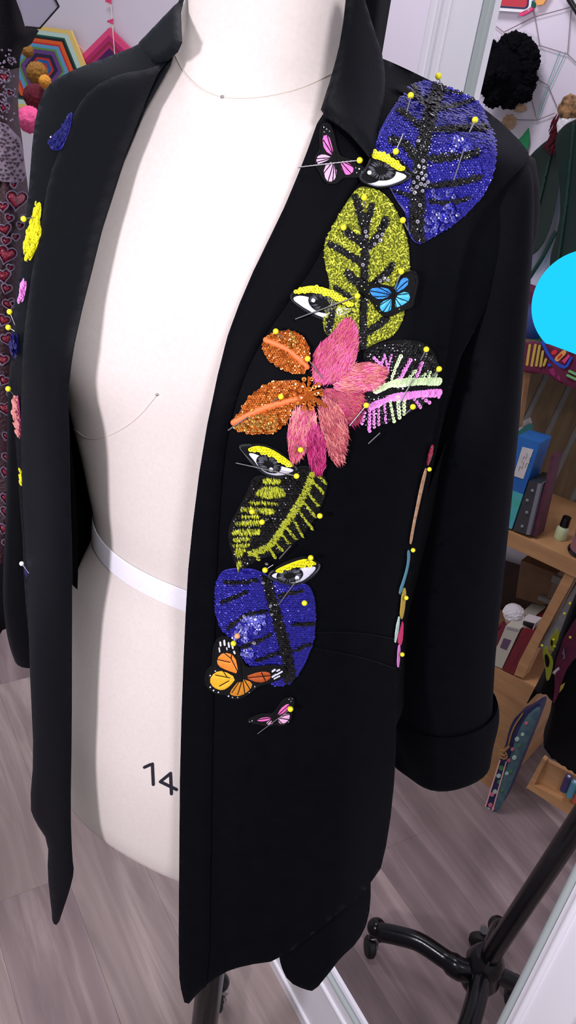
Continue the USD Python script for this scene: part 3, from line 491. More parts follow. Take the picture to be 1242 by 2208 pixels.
# eyes
def eye_patch(label, outline_, lid, white, iris, glint, M, nlid):
    t = Thing('eye_patch', label, 'patch', 'embroidered eye patches down the jacket front'); o = poly(outline_, 2); t.part('backing', sheet(o.buffer(2), M, .0010, 6), 'patch_black', True)
    w = poly(white, 2).intersection(o); t.part('eye_white', sheet(w, M, .0006, 5, .0010, 4), 'eye_white', True)
    (cx, cy), rx, ry, an = iris; th = np.linspace(0, 2 * np.pi, 28, endpoint=False); ca, sa = math.cos(an), math.sin(an); E_ = lambda s_: [(cx + s_ * (rx * math.cos(q) * ca - ry * math.sin(q) * sa), cy + s_ * (rx * math.cos(q) * sa + ry * math.sin(q) * ca)) for q in th]
    lidp = poly(lid, 2); ir = Polygon(E_(1)).intersection(o).difference(lidp); t.part('iris', sheet(ir, M, .0004, 4, .0016), 'patch_black', True)
    pu = Polygon(E_(.42)).intersection(o)
    a = R_.uniform(0, 2 * np.pi, 70); s_ = R_.uniform(.55, .8, 70); P_ = np.stack([cx + s_ * (rx * np.cos(a) * ca - ry * np.sin(a) * sa), cy + s_ * (rx * np.cos(a) * sa + ry * np.sin(a) * ca)], 1); d = P_ - [cx, cy]; k_ = shapely.contains_xy(o.difference(lidp), P_[:, 0], P_[:, 1])
    t.part('iris_threads', stitches(P_[k_], d[k_], M, rx * .42, 1.5, .0020, .0006), 'thread_grey', True, kind='stuff')
    t.part('pupil', sheet(pu, M, .0004, 4, .0020), 'gloss_black' if 0 else 'patch_black', True)
    t.part('glint', sheet(Point(*glint).buffer(4.6), M, .0005, 3, .0024), 'thread_white', True, label='white stitched glint')
    b = o.exterior; nn = int(b.length / 3.2); pb = np.array([b.interpolate(i / nn, normalized=True).coords[0] for i in range(nn)]); cc = np.array(o.centroid.coords[0]); keep = ~shapely.contains_xy(lidp.buffer(4), pb[:, 0], pb[:, 1]); pb = pb[keep]
    dv = pb - cc; t.part('edge_threads', stitches(pb, dv * [.35, 1.], M, 7, 1.3, .0014, .0006), 'thread_grey', True, kind='stuff')
    t.part('eyelid', sheet(lidp, M, .0005, 5, .0014), 'yellow_sequin', True, label='yellow sequined eyelid'); t.part('eyelid_sequins', sequins(lidp.buffer(-1.5), M, 6.4, 4.4, .10, .0026), 'yellow_sequin', kind='stuff'); t.done()
eye_patch('eye patch with yellow sequined lid on the collar corner, topmost of the four eyes', [(772, 392), (790, 372), (800, 345), (825, 350), (852, 366), (872, 380), (888, 388), (862, 400), (828, 410), (800, 408)], [(799, 338), (812, 338), (828, 343), (850, 357), (868, 370), (870, 377), (855, 378), (834, 364), (815, 354), (801, 353)], [(773, 399), (795, 404), (815, 398), (840, 378), (846, 376), (880, 387), (858, 399), (828, 409), (800, 408)], ((820, 377), 30, 20, .15), (795, 382), lift(JAC, .0065), 14)
eye_patch('eye patch with grey iris and yellow sequined lid left of the blue butterfly', [(624, 642), (640, 624), (672, 617), (705, 624), (740, 640), (770, 668), (738, 684), (705, 690), (680, 682), (648, 662)], [(637, 627), (655, 619), (673, 616), (690, 618), (705, 622), (725, 631), (745, 642), (766, 660), (748, 660), (722, 645), (700, 637), (681, 632), (660, 631), (641, 635)], [(630, 644), (645, 637), (665, 640), (690, 650), (730, 660), (764, 667), (738, 681), (705, 687), (682, 679), (650, 660)], ((697, 653), 32, 21, .3), (677, 648), PS, 14)
eye_patch('eye patch with yellow sequined lid just under the flower, third eye from the top', [(516, 957), (537, 954), (572, 954), (606, 971), (641, 1001), (640, 1013), (610, 1023), (577, 1019), (555, 1003), (535, 978)], [(537, 963), (546, 957), (560, 955), (580, 959), (600, 969), (636, 995), (630, 1002), (612, 993), (594, 981), (575, 971), (555, 968)], [(537, 972), (548, 985), (560, 1004), (578, 1017), (608, 1021), (637, 1010), (628, 1004), (605, 1000), (575, 985), (550, 972)], ((581, 994), 28, 17, .45), (586, 1004), PS, 10)
eye_patch('eye patch with yellow sequined lid on the lower blue leaf, lowest of the four eyes', [(573, 1236), (604, 1214), (637, 1200), (662, 1195), (682, 1206), (690, 1215), (671, 1238), (648, 1252), (623, 1255), (598, 1246)], [(593, 1224), (606, 1216), (630, 1206), (652, 1198), (665, 1198), (682, 1207), (678, 1212), (652, 1213), (625, 1219), (599, 1228)], [(583, 1236), (598, 1228), (630, 1225), (660, 1216), (684, 1215), (668, 1236), (646, 1250), (624, 1252), (600, 1243)], ((625, 1233), 28, 16, -.15), (640, 1237), PS, 10)
# butterflies
def butterfly(label, outline_, cells, spots, M, body_pts, bw=6, name='butterfly_patch'):
    t = Thing(name, label, 'patch', 'embroidered butterfly patches'); o = poly(outline_, 2); t.part('backing', sheet(o.buffer(1.5), M, .0013, 6), 'patch_black', True)
    t.part('edge_cord', sheet(o.buffer(1.5).difference(o.buffer(-2.2)), M, .0008, 5, .0010), 'patch_black', True)
    for pts, m_, veins in cells:
        g = poly(pts, 1).intersection(o.buffer(-2))
        if veins: g = g.difference(unary_union([LineString(v).buffer(1.0) for v in veins]))
        if polys(g): t.part('wing_cell', sheet(g, M, .0006, 4, .0014, 3), m_, True)
    for m_, pts in spots:
        for q in pts:
            g = Point(q[0], q[1]).buffer(q[2]) if len(q) == 3 else LineString([q[:2], q[2:4]]).buffer(q[4])
            t.part('spot', sheet(g, M, .0005, 2.5, .0014), m_)
    t.part('body', sheet(stroke(body_pts, bw), M, .0016, 4, .0014, 3), 'patch_black', True); t.done()
def fan(o, pts, w=1): return [[o, p] for p in pts]
b1 = [(697, 282), (711, 281), (721, 301), (728, 333), (735, 348), (761, 353), (781, 366), (790, 380), (777, 388), (753, 389), (740, 389), (729, 402), (709, 402), (699, 390), (694, 378), (683, 362), (683, 346), (694, 333), (693, 313), (692, 293)]
butterfly('small pink and black butterfly patch pinned to the top of the right lapel', b1, [([(697, 304), (711, 302), (720, 330), (722, 345), (702, 333)], 'wing_pink', fan((722, 345), [(700, 312), (708, 304)])), ([(685, 346), (700, 340), (720, 348), (700, 358), (686, 362)], 'wing_lilac', fan((722, 348), [(684, 350), (684, 358), (695, 362)])), ([(700, 368), (722, 354), (730, 380), (722, 398), (706, 398)], 'wing_lilac', fan((724, 352), [(702, 380), (710, 400), (720, 400), (728, 396)])), ([(734, 353), (756, 360), (766, 375), (752, 386), (740, 378)], 'wing_pink', fan((732, 352), [(764, 368), (758, 380), (746, 386)]))], [('thread_white', [(700, 288, 1.6), (706, 292, 1.5), (701, 297, 1.3), (712, 296, 1.2), (775, 372, 2), (781, 379, 1.8), (770, 380, 1.5), (768, 370, 1.3)])], PL_, [(722, 338), (727, 356), (728, 370)])
b2 = [(764, 617), (784, 609), (808, 612), (830, 616), (850, 621), (858, 604), (872, 590), (890, 582), (895, 606), (886, 641), (884, 661), (862, 670), (846, 680), (822, 678), (808, 666), (802, 650), (784, 637)]
butterfly('bright blue and black butterfly patch on the lower part of the lime leaf', b2, [([(790, 622), (830, 618), (844, 634), (815, 646), (800, 638)], 'wing_blue', fan((846, 636), [(792, 626), (800, 640), (815, 646), (810, 618)])), ([(815, 650), (845, 640), (843, 665), (828, 672), (815, 668)], 'wing_cyan', fan((846, 638), [(812, 658), (820, 672), (832, 674), (840, 670)])), ([(852, 620), (868, 600), (880, 598), (878, 618), (856, 632)], 'wing_blue', fan((850, 634), [(866, 602), (878, 606)])), ([(856, 636), (878, 626), (882, 645), (866, 660), (852, 662)], 'wing_cyan', fan((850, 636), [(882, 632), (880, 650), (868, 660), (858, 664)]))], [('lime_c', [(776, 617, 1.8), (782, 624, 1.6), (792, 633, 1.6), (790, 614, 1.4), (808, 658, 1.5), (814, 669, 1.5), (864, 665, 1.4)])], lift(PS, .0022), [(845, 622), (848, 636), (850, 656)])
b3 = [(468, 1382), (475, 1366), (492, 1363), (511, 1377), (519, 1395), (524, 1411), (533, 1432), (556, 1430), (584, 1425), (611, 1428), (619, 1439), (608, 1452), (587, 1460), (558, 1467), (546, 1481), (524, 1496), (502, 1497), (490, 1486), (473, 1487), (454, 1475), (447, 1457), (451, 1436), (465, 1426), (465, 1404)]
butterfly('orange and yellow monarch butterfly patch overlapping the lower blue leaf', b3, [([(473, 1410), (486, 1396), (510, 1402), (519, 1444), (494, 1436), (475, 1426)], 'wing_orange', [[(486, 1396), (502, 1410), (518, 1442)], [(473, 1412), (500, 1418)], [(502, 1410), (504, 1398)]]), ([(456, 1458), (468, 1440), (486, 1436), (513, 1452), (500, 1470), (484, 1480), (466, 1474)], 'wing_yellow', [[(470, 1446), (500, 1452)], [(478, 1470), (498, 1458)], [(486, 1438), (494, 1450)]]), ([(498, 1484), (516, 1460), (527, 1453), (548, 1462), (543, 1478), (524, 1491), (505, 1491)], 'wing_ochre', [[(527, 1454), (516, 1488)], [(527, 1454), (532, 1486)], [(530, 1454), (542, 1476)], [(522, 1456), (504, 1484)]]), ([(531, 1450), (558, 1438), (579, 1438), (586, 1447), (579, 1457), (558, 1463)], 'wing_rust', [[(532, 1452), (585, 1446)], [(564, 1440), (572, 1458)]])], [('eye_white', [(480, 1374, 481, 1382, 1.8), (488, 1371, 489, 1380, 2), (497, 1376, 498, 1384, 2), (504, 1380, 506, 1387, 1.8), (478, 1387, 479, 1395, 1.4), (493, 1386, 494, 1391, 1.3), (508, 1394, 510, 1398, 2), (588, 1437, 594, 1433, 2), (598, 1436, 604, 1433, 1.6), (588, 1449, 596, 1444, 1.8), (598, 1444, 609, 1437, 1.5), (592, 1453, 604, 1447, 1.2), (470, 1437, 1.7), (459, 1447, 1.8), (459, 1472, 2), (466, 1479, 2), (476, 1483, 1.8), (497, 1491, 2), (505, 1494, 1.6), (516, 1494, 1.6), (551, 1470, 1.6), (541, 1483, 1.5)])], lift(PS, .0022), [(519, 1405), (521, 1440), (522, 1456)], 9)
b4 = [(631, 1497), (611, 1503), (600, 1520), (590, 1535), (572, 1534), (555, 1537), (532, 1549), (550, 1553), (570, 1557), (584, 1560), (594, 1554), (606, 1559), (619, 1554), (627, 1541), (626, 1527), (632, 1511)]
butterfly('small pink and black butterfly patch, lowest patch on the black front panel', b4, [([(553, 1546), (570, 1540), (588, 1541), (578, 1548), (560, 1550)], 'wing_pink', fan((590, 1541), [(555, 1546)])), ([(572, 1553), (586, 1545), (590, 1556), (580, 1558)], 'wing_lilac', fan((590, 1543), [(574, 1556), (582, 1560)])), ([(598, 1538), (605, 1522), (620, 1510), (624, 1516), (614, 1530)], 'wing_pink', fan((596, 1540), [(622, 1514)])), ([(598, 1542), (622, 1530), (624, 1542), (616, 1553), (604, 1556)], 'wing_lilac', fan((596, 1541), [(624, 1534), (622, 1546), (610, 1556)]))], [('thread_white', [(622, 1501, 1.4), (628, 1500, 1.2), (626, 1506, 1.1), (545, 1548, 1.4), (540, 1550, 1.1), (621, 1550, 1.2)])], PS, [(589, 1533), (593, 1543), (594, 1552)], 5)
# flower
fl = Thing('flower_patch', 'large flower patch with pink and salmon thread petals and orange sequin petals', 'patch')
def thread_petal(pts, mats, axis, n, M, dz):
    g = poly(pts, 2); fl_i = fl.part('thread_petal', sheet(g, M, .0010, 7, dz, 5), 'petal_base', True); p = scatter_px(g.buffer(-1), math.sqrt(g.area / n), .8); a = np.array(axis, float)
    ang = math.atan2(a[1], a[0]) + R_.normal(0, .28, len(p)); d = np.stack([np.cos(ang), np.sin(ang)], 1); c = meshkit.noise(np.stack([p[:, 0] / 22, p[:, 1] / 22, 0 * p[:, 0]], 1), 4) * .7 + R_.uniform(0, .55, len(p)); lim = np.quantile(c, [.4, .72])
    for lo, hi, m_ in ((-9, lim[0], mats[0]), (lim[0], lim[1], mats[1]), (lim[1], 99, mats[2])):
        s_ = (c >= lo) & (c < hi); fl.part('petal_threads', stitches(p[s_], d[s_], M, R_.uniform(13, 24, s_.sum()), 2.1, dz + .0010, .0009), m_, True, under=fl_i, kind='stuff')
mg, sm_ = ('magenta_a', 'magenta_b', 'magenta_c'), ('salmon_a', 'salmon_b', 'salmon_c')
def seq_petal(pts, mid, M, dz):
    g = poly(pts, 2); i_ = fl.part('sequin_petal', sheet(g, M, .0008, 7, dz), 'orange_base', True); p = scatter_px(g, 5.2); c = R_.uniform(0, 1, len(p)) < .55
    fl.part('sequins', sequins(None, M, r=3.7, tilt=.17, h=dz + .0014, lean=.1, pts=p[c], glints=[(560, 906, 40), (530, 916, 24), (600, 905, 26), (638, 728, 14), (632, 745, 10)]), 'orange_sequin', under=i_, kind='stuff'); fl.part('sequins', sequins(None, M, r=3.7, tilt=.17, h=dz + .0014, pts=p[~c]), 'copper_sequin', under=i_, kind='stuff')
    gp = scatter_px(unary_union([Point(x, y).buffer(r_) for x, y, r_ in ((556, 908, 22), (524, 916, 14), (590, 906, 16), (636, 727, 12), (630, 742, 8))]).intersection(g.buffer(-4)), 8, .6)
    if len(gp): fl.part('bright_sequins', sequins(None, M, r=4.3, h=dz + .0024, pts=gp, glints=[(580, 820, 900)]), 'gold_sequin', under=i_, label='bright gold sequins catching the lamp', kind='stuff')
    m = stroke(mid, 13); fl.part('midrib', sheet(m, M, .0016, 5, dz + .0012, 5), 'neon_orange', True, under=i_, label='neon orange midrib')
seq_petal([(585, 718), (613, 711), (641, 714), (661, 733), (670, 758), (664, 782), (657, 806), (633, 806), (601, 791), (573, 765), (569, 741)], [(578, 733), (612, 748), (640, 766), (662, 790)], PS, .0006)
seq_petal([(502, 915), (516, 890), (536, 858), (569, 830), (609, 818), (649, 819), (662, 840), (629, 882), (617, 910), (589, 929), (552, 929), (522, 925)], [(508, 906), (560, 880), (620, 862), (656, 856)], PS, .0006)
thread_petal([(762, 815), (786, 850), (786, 880), (774, 914), (748, 916), (720, 870)], ('magenta_c', 'magenta_a', 'salmon_c'), (.6, .8), 200, PS, .0004)
thread_petal([(640, 872), (681, 872), (684, 922), (658, 975), (637, 996), (625, 990), (619, 926), (629, 890)], ('salmon_b', 'magenta_b', 'salmon_a'), (-.15, 1), 420, PS, .0010)
thread_petal([(664, 902), (697, 915), (704, 983), (697, 1012), (686, 1021), (673, 1011), (660, 975)], mg, (.1, 1), 260, PS, .0014)
thread_petal([(690, 850), (735, 868), (751, 918), (746, 963), (738, 995), (722, 996), (704, 967), (690, 920), (684, 880)], sm_, (.45, .9), 420, PS, .0018)
thread_petal([(690, 836), (722, 836), (770, 842), (784, 850), (782, 874), (765, 902), (740, 900), (700, 870)], ('salmon_a', 'magenta_a', 'salmon_c'), (.8, .45), 260, PS, .0012)
thread_petal([(716, 822), (735, 800), (762, 782), (786, 777), (812, 782), (836, 792), (838, 802), (814, 833), (782, 846), (722, 842)], ('salmon_a', 'salmon_b', 'magenta_b'), (1, .05), 380, PS, .0020)
thread_petal([(672, 790), (681, 745), (722, 713), (736, 690), (757, 681), (771, 713), (768, 765), (757, 792), (730, 818), (697, 830), (676, 822)], ('magenta_b', 'salmon_a', 'magenta_a'), (.45, -.9), 700, PS, .0024)
cs = [(664 + r_ * math.cos(q), 846 + 1.15 * r_ * math.sin(q)) for r_, k_ in ((0, 1), (9, 6), (18, 9), (27, 10)) for q in np.linspace(0, 6.28, k_, endpoint=False)]
fl.part('centre_sequins', sequins(None, PS, r=5.2, tilt=.3, h=.0042, pts=cs), 'orange_sequin', label='copper sequins in the flower centre', kind='stuff')
for q in ((646, 868), (656, 876), (668, 880), (678, 870), (690, 862), (700, 872), (666, 812), (654, 824), (692, 838)): fl.part('stamen', sheet(stroke([(664, 846), q], 5), PS, .0012, 4, .0036), 'copper_sequin')
fl.done()
# fern lash leaf
t = Thing('pink_fern_patch', 'black leaf patch with pink and mint sequin fronds right of the flower', 'patch')
g = poly([(776, 757), (814, 738), (862, 730), (912, 735), (934, 760), (941, 790), (941, 838), (914, 866), (883, 884), (840, 908), (812, 916), (778, 916), (768, 900), (780, 860), (800, 830), (790, 790)], 2); t.part('backing', sheet(g, PS, .0009, 8), 'patch_black', True); t.part('black_sequins', sequins(g.buffer(-3), PS, 7, 4, .14, .0014), 'black_sequin', kind='stuff')
def frond(pts, m_, w=7.5):
    i_ = t.part('frond', sheet(stroke(pts, w), PS, .0008, 5, .0014, 3), m_, True); L_ = LineString(chaikin(pts, 2, False) if len(pts) > 2 else pts); n = max(2, int(L_.length / 5.5)); t.part('frond_sequins', sequins(None, PS, r=w * .55, tilt=.12, h=.0026, pts=[L_.interpolate(k / (n - 1), normalized=True).coords[0] for k in range(n)]), m_, under=i_, kind='stuff')
frond([(806, 838), (840, 826), (880, 818), (935, 818)], 'mint_sequin', 15); frond([(796, 872), (830, 858), (880, 846), (936, 842)], 'pink_sequin', 14)
for a, b, m_ in (((822, 790), (802, 769), 'pink_sequin'), ((836, 800), (824, 763), 'pink_sequin'), ((814, 792), (824, 764), 'pink_sequin'), ((834, 796), (846, 762), 'pink_sequin'), ((846, 814), (864, 765), 'mint_sequin'), ((862, 812), (878, 773), 'pink_sequin'), ((872, 815), (886, 797), 'mint_sequin'), ((888, 812), (902, 779), 'pink_sequin'), ((898, 814), (908, 803), 'mint_sequin'), ((912, 814), (919, 799), 'mint_sequin'), ((926, 814), (933, 794), 'mint_sequin'), ((782, 885), (776, 908), 'pink_sequin'), ((792, 874), (792, 922), 'pink_sequin'), ((800, 868), (801, 914), 'pink_sequin'), ((810, 866), (811, 909), 'pink_sequin'), ((824, 862), (829, 905), 'pink_sequin'), ((840, 856), (848, 902), 'mint_sequin'), ((856, 852), (857, 894), 'mint_sequin'), ((866, 850), (864, 886), 'mint_sequin'), ((880, 850), (898, 873), 'pink_sequin'), ((894, 848), (917, 863), 'pink_sequin'), ((918, 846), (935, 850), 'pink_sequin')): frond([a, b], m_, 6.5)
t.part('dark_seam', sheet(stroke([(786, 854), (830, 844), (930, 832)], 9), PS, .0006, 5, .0016), 'patch_black'); t.done()
# lower lime fern
t = Thing('lime_fern_patch', 'lime green striped fern leaf patch on black below the third eye', 'patch')
g = poly([(548, 1018), (590, 1024), (652, 996), (682, 1006), (708, 1030), (699, 1071), (682, 1108), (652, 1152), (606, 1190), (560, 1198), (516, 1234), (504, 1198), (492, 1152), (498, 1123), (516, 1091), (536, 1056)], 2); t.part('backing', sheet(g, PS, .0009, 9), 'patch_black', True); t.part('black_sequins', sequins(g.buffer(-4), PS, 6.8, 3.6, .14, .0014), 'black_sequin', kind='stuff')
Z = lambda pts: [(420 + x * .29, 920 + y * .29) for x, y in pts]
rows = [[(515, 360), (655, 372), (645, 402), (505, 406)], [(482, 432), (660, 418), (690, 512), (440, 502)], [(418, 530), (642, 545), (632, 562), (400, 552)], [(362, 574), (598, 588), (612, 632), (350, 612)], [(330, 640), (500, 640), (490, 656), (328, 658)], [(312, 682), (522, 678), (522, 708), (298, 716)], [(286, 745), (508, 738), (480, 784), (282, 784)], [(288, 806), (430, 806), (440, 830), (288, 832)], [(290, 850), (440, 838), (410, 870), (292, 878)], [(292, 892), (402, 872), (368, 934), (320, 958)], [(314, 985), (382, 970), (350, 1020), (328, 1070)]]
sp = [(428, 920), (560, 870), (650, 740), (760, 580), (830, 450), (870, 335)]
br_ = [((865, 370), (952, 470)), ((920, 345), (972, 400)), ((845, 470), (912, 560)), ((815, 545), (890, 640)), ((778, 610), (870, 732)), ((742, 680), (800, 795)), ((690, 730), (752, 812)), ((648, 775), (702, 840)), ((600, 840), (660, 900)), ((556, 880), (605, 952)), ((458, 915), (474, 965))]
for q in rows:
    gg = poly(Z(q), 1); i_ = t.part('leaf_stripe', sheet(gg, PS, .0008, 5, .0012, 3), 'lime_b', True); p = scatter_px(gg.buffer(-.5), 3.6, .5); d = np.tile([[.25, 1.]], (len(p), 1)) + R_.normal(0, .25, (len(p), 2)); c = R_.integers(0, 3, len(p))
    for k_, m_ in enumerate(('lime_a', 'lime_b', 'lime_c')):
        if (c == k_).sum() > 1: t.part('stitches', stitches(p[c == k_], d[c == k_], PS, 10, 3.4, .0018, .0009), m_, True, under=i_, kind='stuff')
for q, w in [(sp, 14)] + [(b, 5.5) for b in br_]:
    gg = stroke(Z(q), w); i_ = t.part('leaf_rib', sheet(gg, PS, .0008, 5, .0012, 3), 'lime_b', True); p = scatter_px(gg.buffer(-.4), 3.6, .5); d = np.tile([[.8, .5]], (len(p), 1)) + R_.normal(0, .3, (len(p), 2))
    if len(p) > 2: t.part('stitches', stitches(p, d, PS, 8, 3.2, .0018, .0009), 'lime_a', True, under=i_, kind='stuff')
t.done()
# lower blue leaf
leaf4 = poly([(478, 1230), (500, 1222), (540, 1222), (565, 1230), (595, 1250), (630, 1256), (662, 1254), (675, 1280), (678, 1315), (676, 1363), (666, 1399), (652, 1431), (632, 1460), (608, 1474), (584, 1469), (556, 1440), (524, 1411), (492, 1363), (475, 1339), (466, 1303), (468, 1262)], 2)
Z5 = lambda pts: [(420 + x * .2415, 1170 + y * .2415) for x, y in pts]
v4 = [stroke(Z5([(640, 290), (690, 480), (760, 720), (820, 950), (850, 1200)]), 24)] + [stroke(Z5(q), 9) for q in ([(280, 320), (420, 330), (560, 300)], [(260, 500), (400, 440), (480, 410)], [(300, 730), (470, 610), (640, 570)], [(420, 910), (560, 850), (680, 790)], [(560, 1020), (660, 980), (760, 950)], [(880, 700), (960, 690), (1050, 690)], [(880, 930), (960, 890), (1020, 880)], [(760, 450), (850, 410), (950, 400)])]
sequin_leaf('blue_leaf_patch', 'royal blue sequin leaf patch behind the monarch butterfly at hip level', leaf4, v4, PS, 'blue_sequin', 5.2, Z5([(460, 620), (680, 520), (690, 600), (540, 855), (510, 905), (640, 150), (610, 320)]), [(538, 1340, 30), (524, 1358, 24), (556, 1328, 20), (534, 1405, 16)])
# left front patches
LS = lift(JAC, .0035); LSL = pull(JAC, .010)
def small_patch(name, label, pts, m_, seq, M, base='patch_black', n=2):
    t = Thing(name, label, 'patch'); g = poly(pts, n); t.part('backing', sheet(g, M, .0009, 6), base, True); t.part('sequins', sequins(g, M, 5, 3.2, .15, .0016), seq, kind='stuff'); t.done()
small_patch('blue_sliver_patch', 'dark blue sequin patch corner showing beside the left lapel shoulder', [(168, 238), (160, 290), (142, 332), (118, 322), (120, 308), (150, 278)], 'navy_sequin', 'navy_sequin', LS, 'blue_base', 1)
small_patch('yellow_star_patch', 'bright yellow sequin patch at the outer edge of the left lapel', [(88, 432), (90, 460), (86, 478), (92, 500), (82, 530), (72, 552), (64, 566), (56, 540), (58, 520), (70, 480), (80, 448)], 'yellow_sequin', 'yellow_sequin', LSL, 'yellow_sequin', 1)
small_patch('pink_scallop_patch', 'lilac pink sequin patch edge below the yellow one on the left', [(60, 602), (56, 630), (50, 655), (46, 652), (49, 628), (47, 615)], 'pink_sequin', 'pink_sequin', LSL, 'pink_sequin')
small_patch('navy_leaf_patch', 'narrow navy sequin leaf patch between two yellow pins on the left', [(33, 712), (40, 730), (41, 755), (37, 768), (30, 760), (28, 738)], 'navy_sequin', 'navy_sequin', LSL, 'blue_base')
small_patch('rose_petal_patch', 'rose and lilac thread petal patch at the left jacket edge', [(40, 845), (43, 890), (48, 950), (40, 930), (31, 900), (32, 870)], 'salmon_b', 'salmon_b', LSL, 'wing_pink')
small_patch('yellow_sliver_patch', 'thin yellow sequin sliver below the rose petal on the left', [(50, 1000), (54, 1040), (52, 1055), (46, 1034)], 'yellow_sequin', 'yellow_sequin', LSL, 'yellow_sequin', 1)
small_patch('navy_sliver_patch', 'dark navy sequin sliver by the white bead at the lower left lapel', [(58, 1215), (72, 1245), (76, 1262), (66, 1250), (60, 1235)], 'navy_sequin', 'navy_sequin', LSL, 'blue_base', 1)
# coloured strip in the gap between front panel and sleeve
t = Thing('embroidered_strip', 'narrow multicoloured embroidered strip between the front panel and right sleeve', 'patch'); GS = lift(JAC, .003)
for nm, pts, m_ in (('red_band', [(928, 948), (924, 980), (912, 1004), (918, 968)], 'heart_red'), ('tan_cord', [(914, 1004), (904, 1050), (888, 1120), (880, 1168), (876, 1166), (886, 1110), (900, 1040), (910, 1004)], 'yarn_tan'), ('teal_cord', [(877, 1180), (876, 1206), (868, 1240), (856, 1278), (853, 1272), (866, 1234), (872, 1206), (872, 1182)], 'roll_teal'), ('gold_print', [(868, 1262), (866, 1300), (860, 1332), (855, 1326), (858, 1290), (862, 1264)], 'cloth_gold'), ('grey_cord', [(855, 1316), (853, 1350), (844, 1390), (846, 1352)], 'y_mint'), ('pink_print', [(862, 1330), (861, 1372), (856, 1390), (849, 1376), (856, 1352)], 'cloth_pink'), ('pink_sequin', [(856, 1384), (853, 1435), (849, 1434), (851, 1390)], 'pink_sequin')):
    t.part(nm, sheet(poly(pts, 1), GS, .001, 4), m_)
t.done()
# ------------------------------------------------------------------ pins
def pin(label, head, tail, M, m_='yellow_bead', r=6.3, up=.0045):
    t = Thing('ball_head_pin', label, 'pin', 'ball-headed pins holding the patches'); h_, = M(np.array([head], float), up); tl, = M(np.array([tail], float), up * .35); s_ = np.linalg.norm(h_ - C) / F_ * .98
    i_ = t.part('shaft', tube([h_, tl], .00042, 6), 'steel', True); t.part('head', ball(h_, r * s_, 3), m_, True); t.done()
PP = lift(JAC, .0045)
for lb, hd, tl in [('at the top of the large blue leaf midrib', (940, 184), (946, 214)), ('on the upper left lobe of the large blue leaf', (873, 237), (870, 262)), ('on the right lobe of the large blue leaf', (1011, 290), (1003, 306)), ('on the yellow lid of the topmost eye', (849, 341), (864, 306)), ('on the right wing tip of the lapel butterfly', (776, 357), (647, 368)), ('at the top of the upper lime leaf', (784, 434), (786, 452)), ('on the right edge of the upper lime leaf', (868, 480), (880, 500)), ('on the left side of the upper lime leaf', (744, 496), (745, 512)), ('on the right wing of the blue butterfly', (868, 586), (850, 622)), ('between the second eye and the blue butterfly', (767, 638), (640, 688)), ('on the upper orange sequin petal', (600, 714), (613, 729)), ('beside the flower centre', (664, 772), (696, 816)), ('on the black leaf above the pink fronds', (904, 747), (896, 772)), ('at the right tip of the pink fronds', (930, 788), (925, 808)), ('on the lower orange sequin petal', (607, 851), (589, 863)), ('at the right edge of the flower', (781, 867), (750, 910)), ('under the pink fronds', (875, 868), (866, 886)), ('on the lower left salmon petal', (649, 955), (640, 950)), ('at the inner corner of the third eye', (641, 1010), (514, 988)), ('on the left stripes of the lime fern', (549, 1087), (560, 1090)), ('below another on the lime fern stripes', (566, 1109), (580, 1108)), ('at the right edge of the lime fern', (686, 1095), (678, 1106)), ('above the lid of the lowest eye', (668, 1185), (661, 1197)), ('left of the lowest eye', (571, 1212), (590, 1206)), ('right of the lower blue leaf midrib', (654, 1283), (646, 1290)), ('at the upper wing tip of the monarch butterfly', (509, 1371), (520, 1352)), ('on the lowest pink butterfly', (623, 1513), (556, 1572))]:
    pin('yellow ball-headed pin ' + lb, hd, tl, PP)
pin('peach pearl-headed pin just above the monarch butterfly', (518, 1355), (526, 1345), PP, 'orange_bead')
for lb, hd, tl in [('left of the bright yellow sequin patch', (64, 475), (76, 470)), ('above the narrow navy leaf on the left edge', (34, 673), (37, 700)), ('at the tip of the narrow navy leaf', (31, 705), (36, 714)), ('above the rose petal on the left edge', (29, 835), (34, 850))]: pin('yellow ball-headed pin ' + lb, hd, tl, pull(JAC, .016), r=5.8)
pin('white ball-headed pin at the lower left lapel edge', (57, 1213), (66, 1236), pull(JAC, .016), 'white_bead', r=5)
for lb, hd in [('at the red top of the embroidered strip', (911, 999)), ('where the tan and teal cords of the strip meet', (876, 1174)), ('on the gold print of the embroidered strip', (861, 1278)), ('at the pink bottom of the embroidered strip', (852, 1402))]: pin('yellow ball-headed pin ' + lb, hd, (hd[0] + 4, hd[1] + 8), GS, r=5)
single('loose_pin', join([tube([PP(np.array([a], float), .003)[0], PP(np.array([b], float), .002)[0]], .0005, 6) for a, b in (((629, 1162), (605, 1192)),)]), 'steel', 'bare steel pin shaft below the lime fern tip', 'pin')
for a, b, lb in (((990, 338), (969, 396), 'steel pin shaft emerging low on the large blue leaf'), ((640, 1236), (602, 1292), 'steel pin shaft through the lowest eye'), ((540, 892), (499, 919), 'steel pin shaft at the tip of the lower orange petal'), ((880, 812), (856, 868), 'steel pin shaft across the pink fronds'), ((812, 924), (788, 946), 'steel pin shaft on the black velvet under the pink fronds')):
    single('loose_pin', tube([lift(JAC, .0065)(np.array([q], float), 0)[0] for q in (a, b)], .00045, 6), 'steel', lb, 'pin')

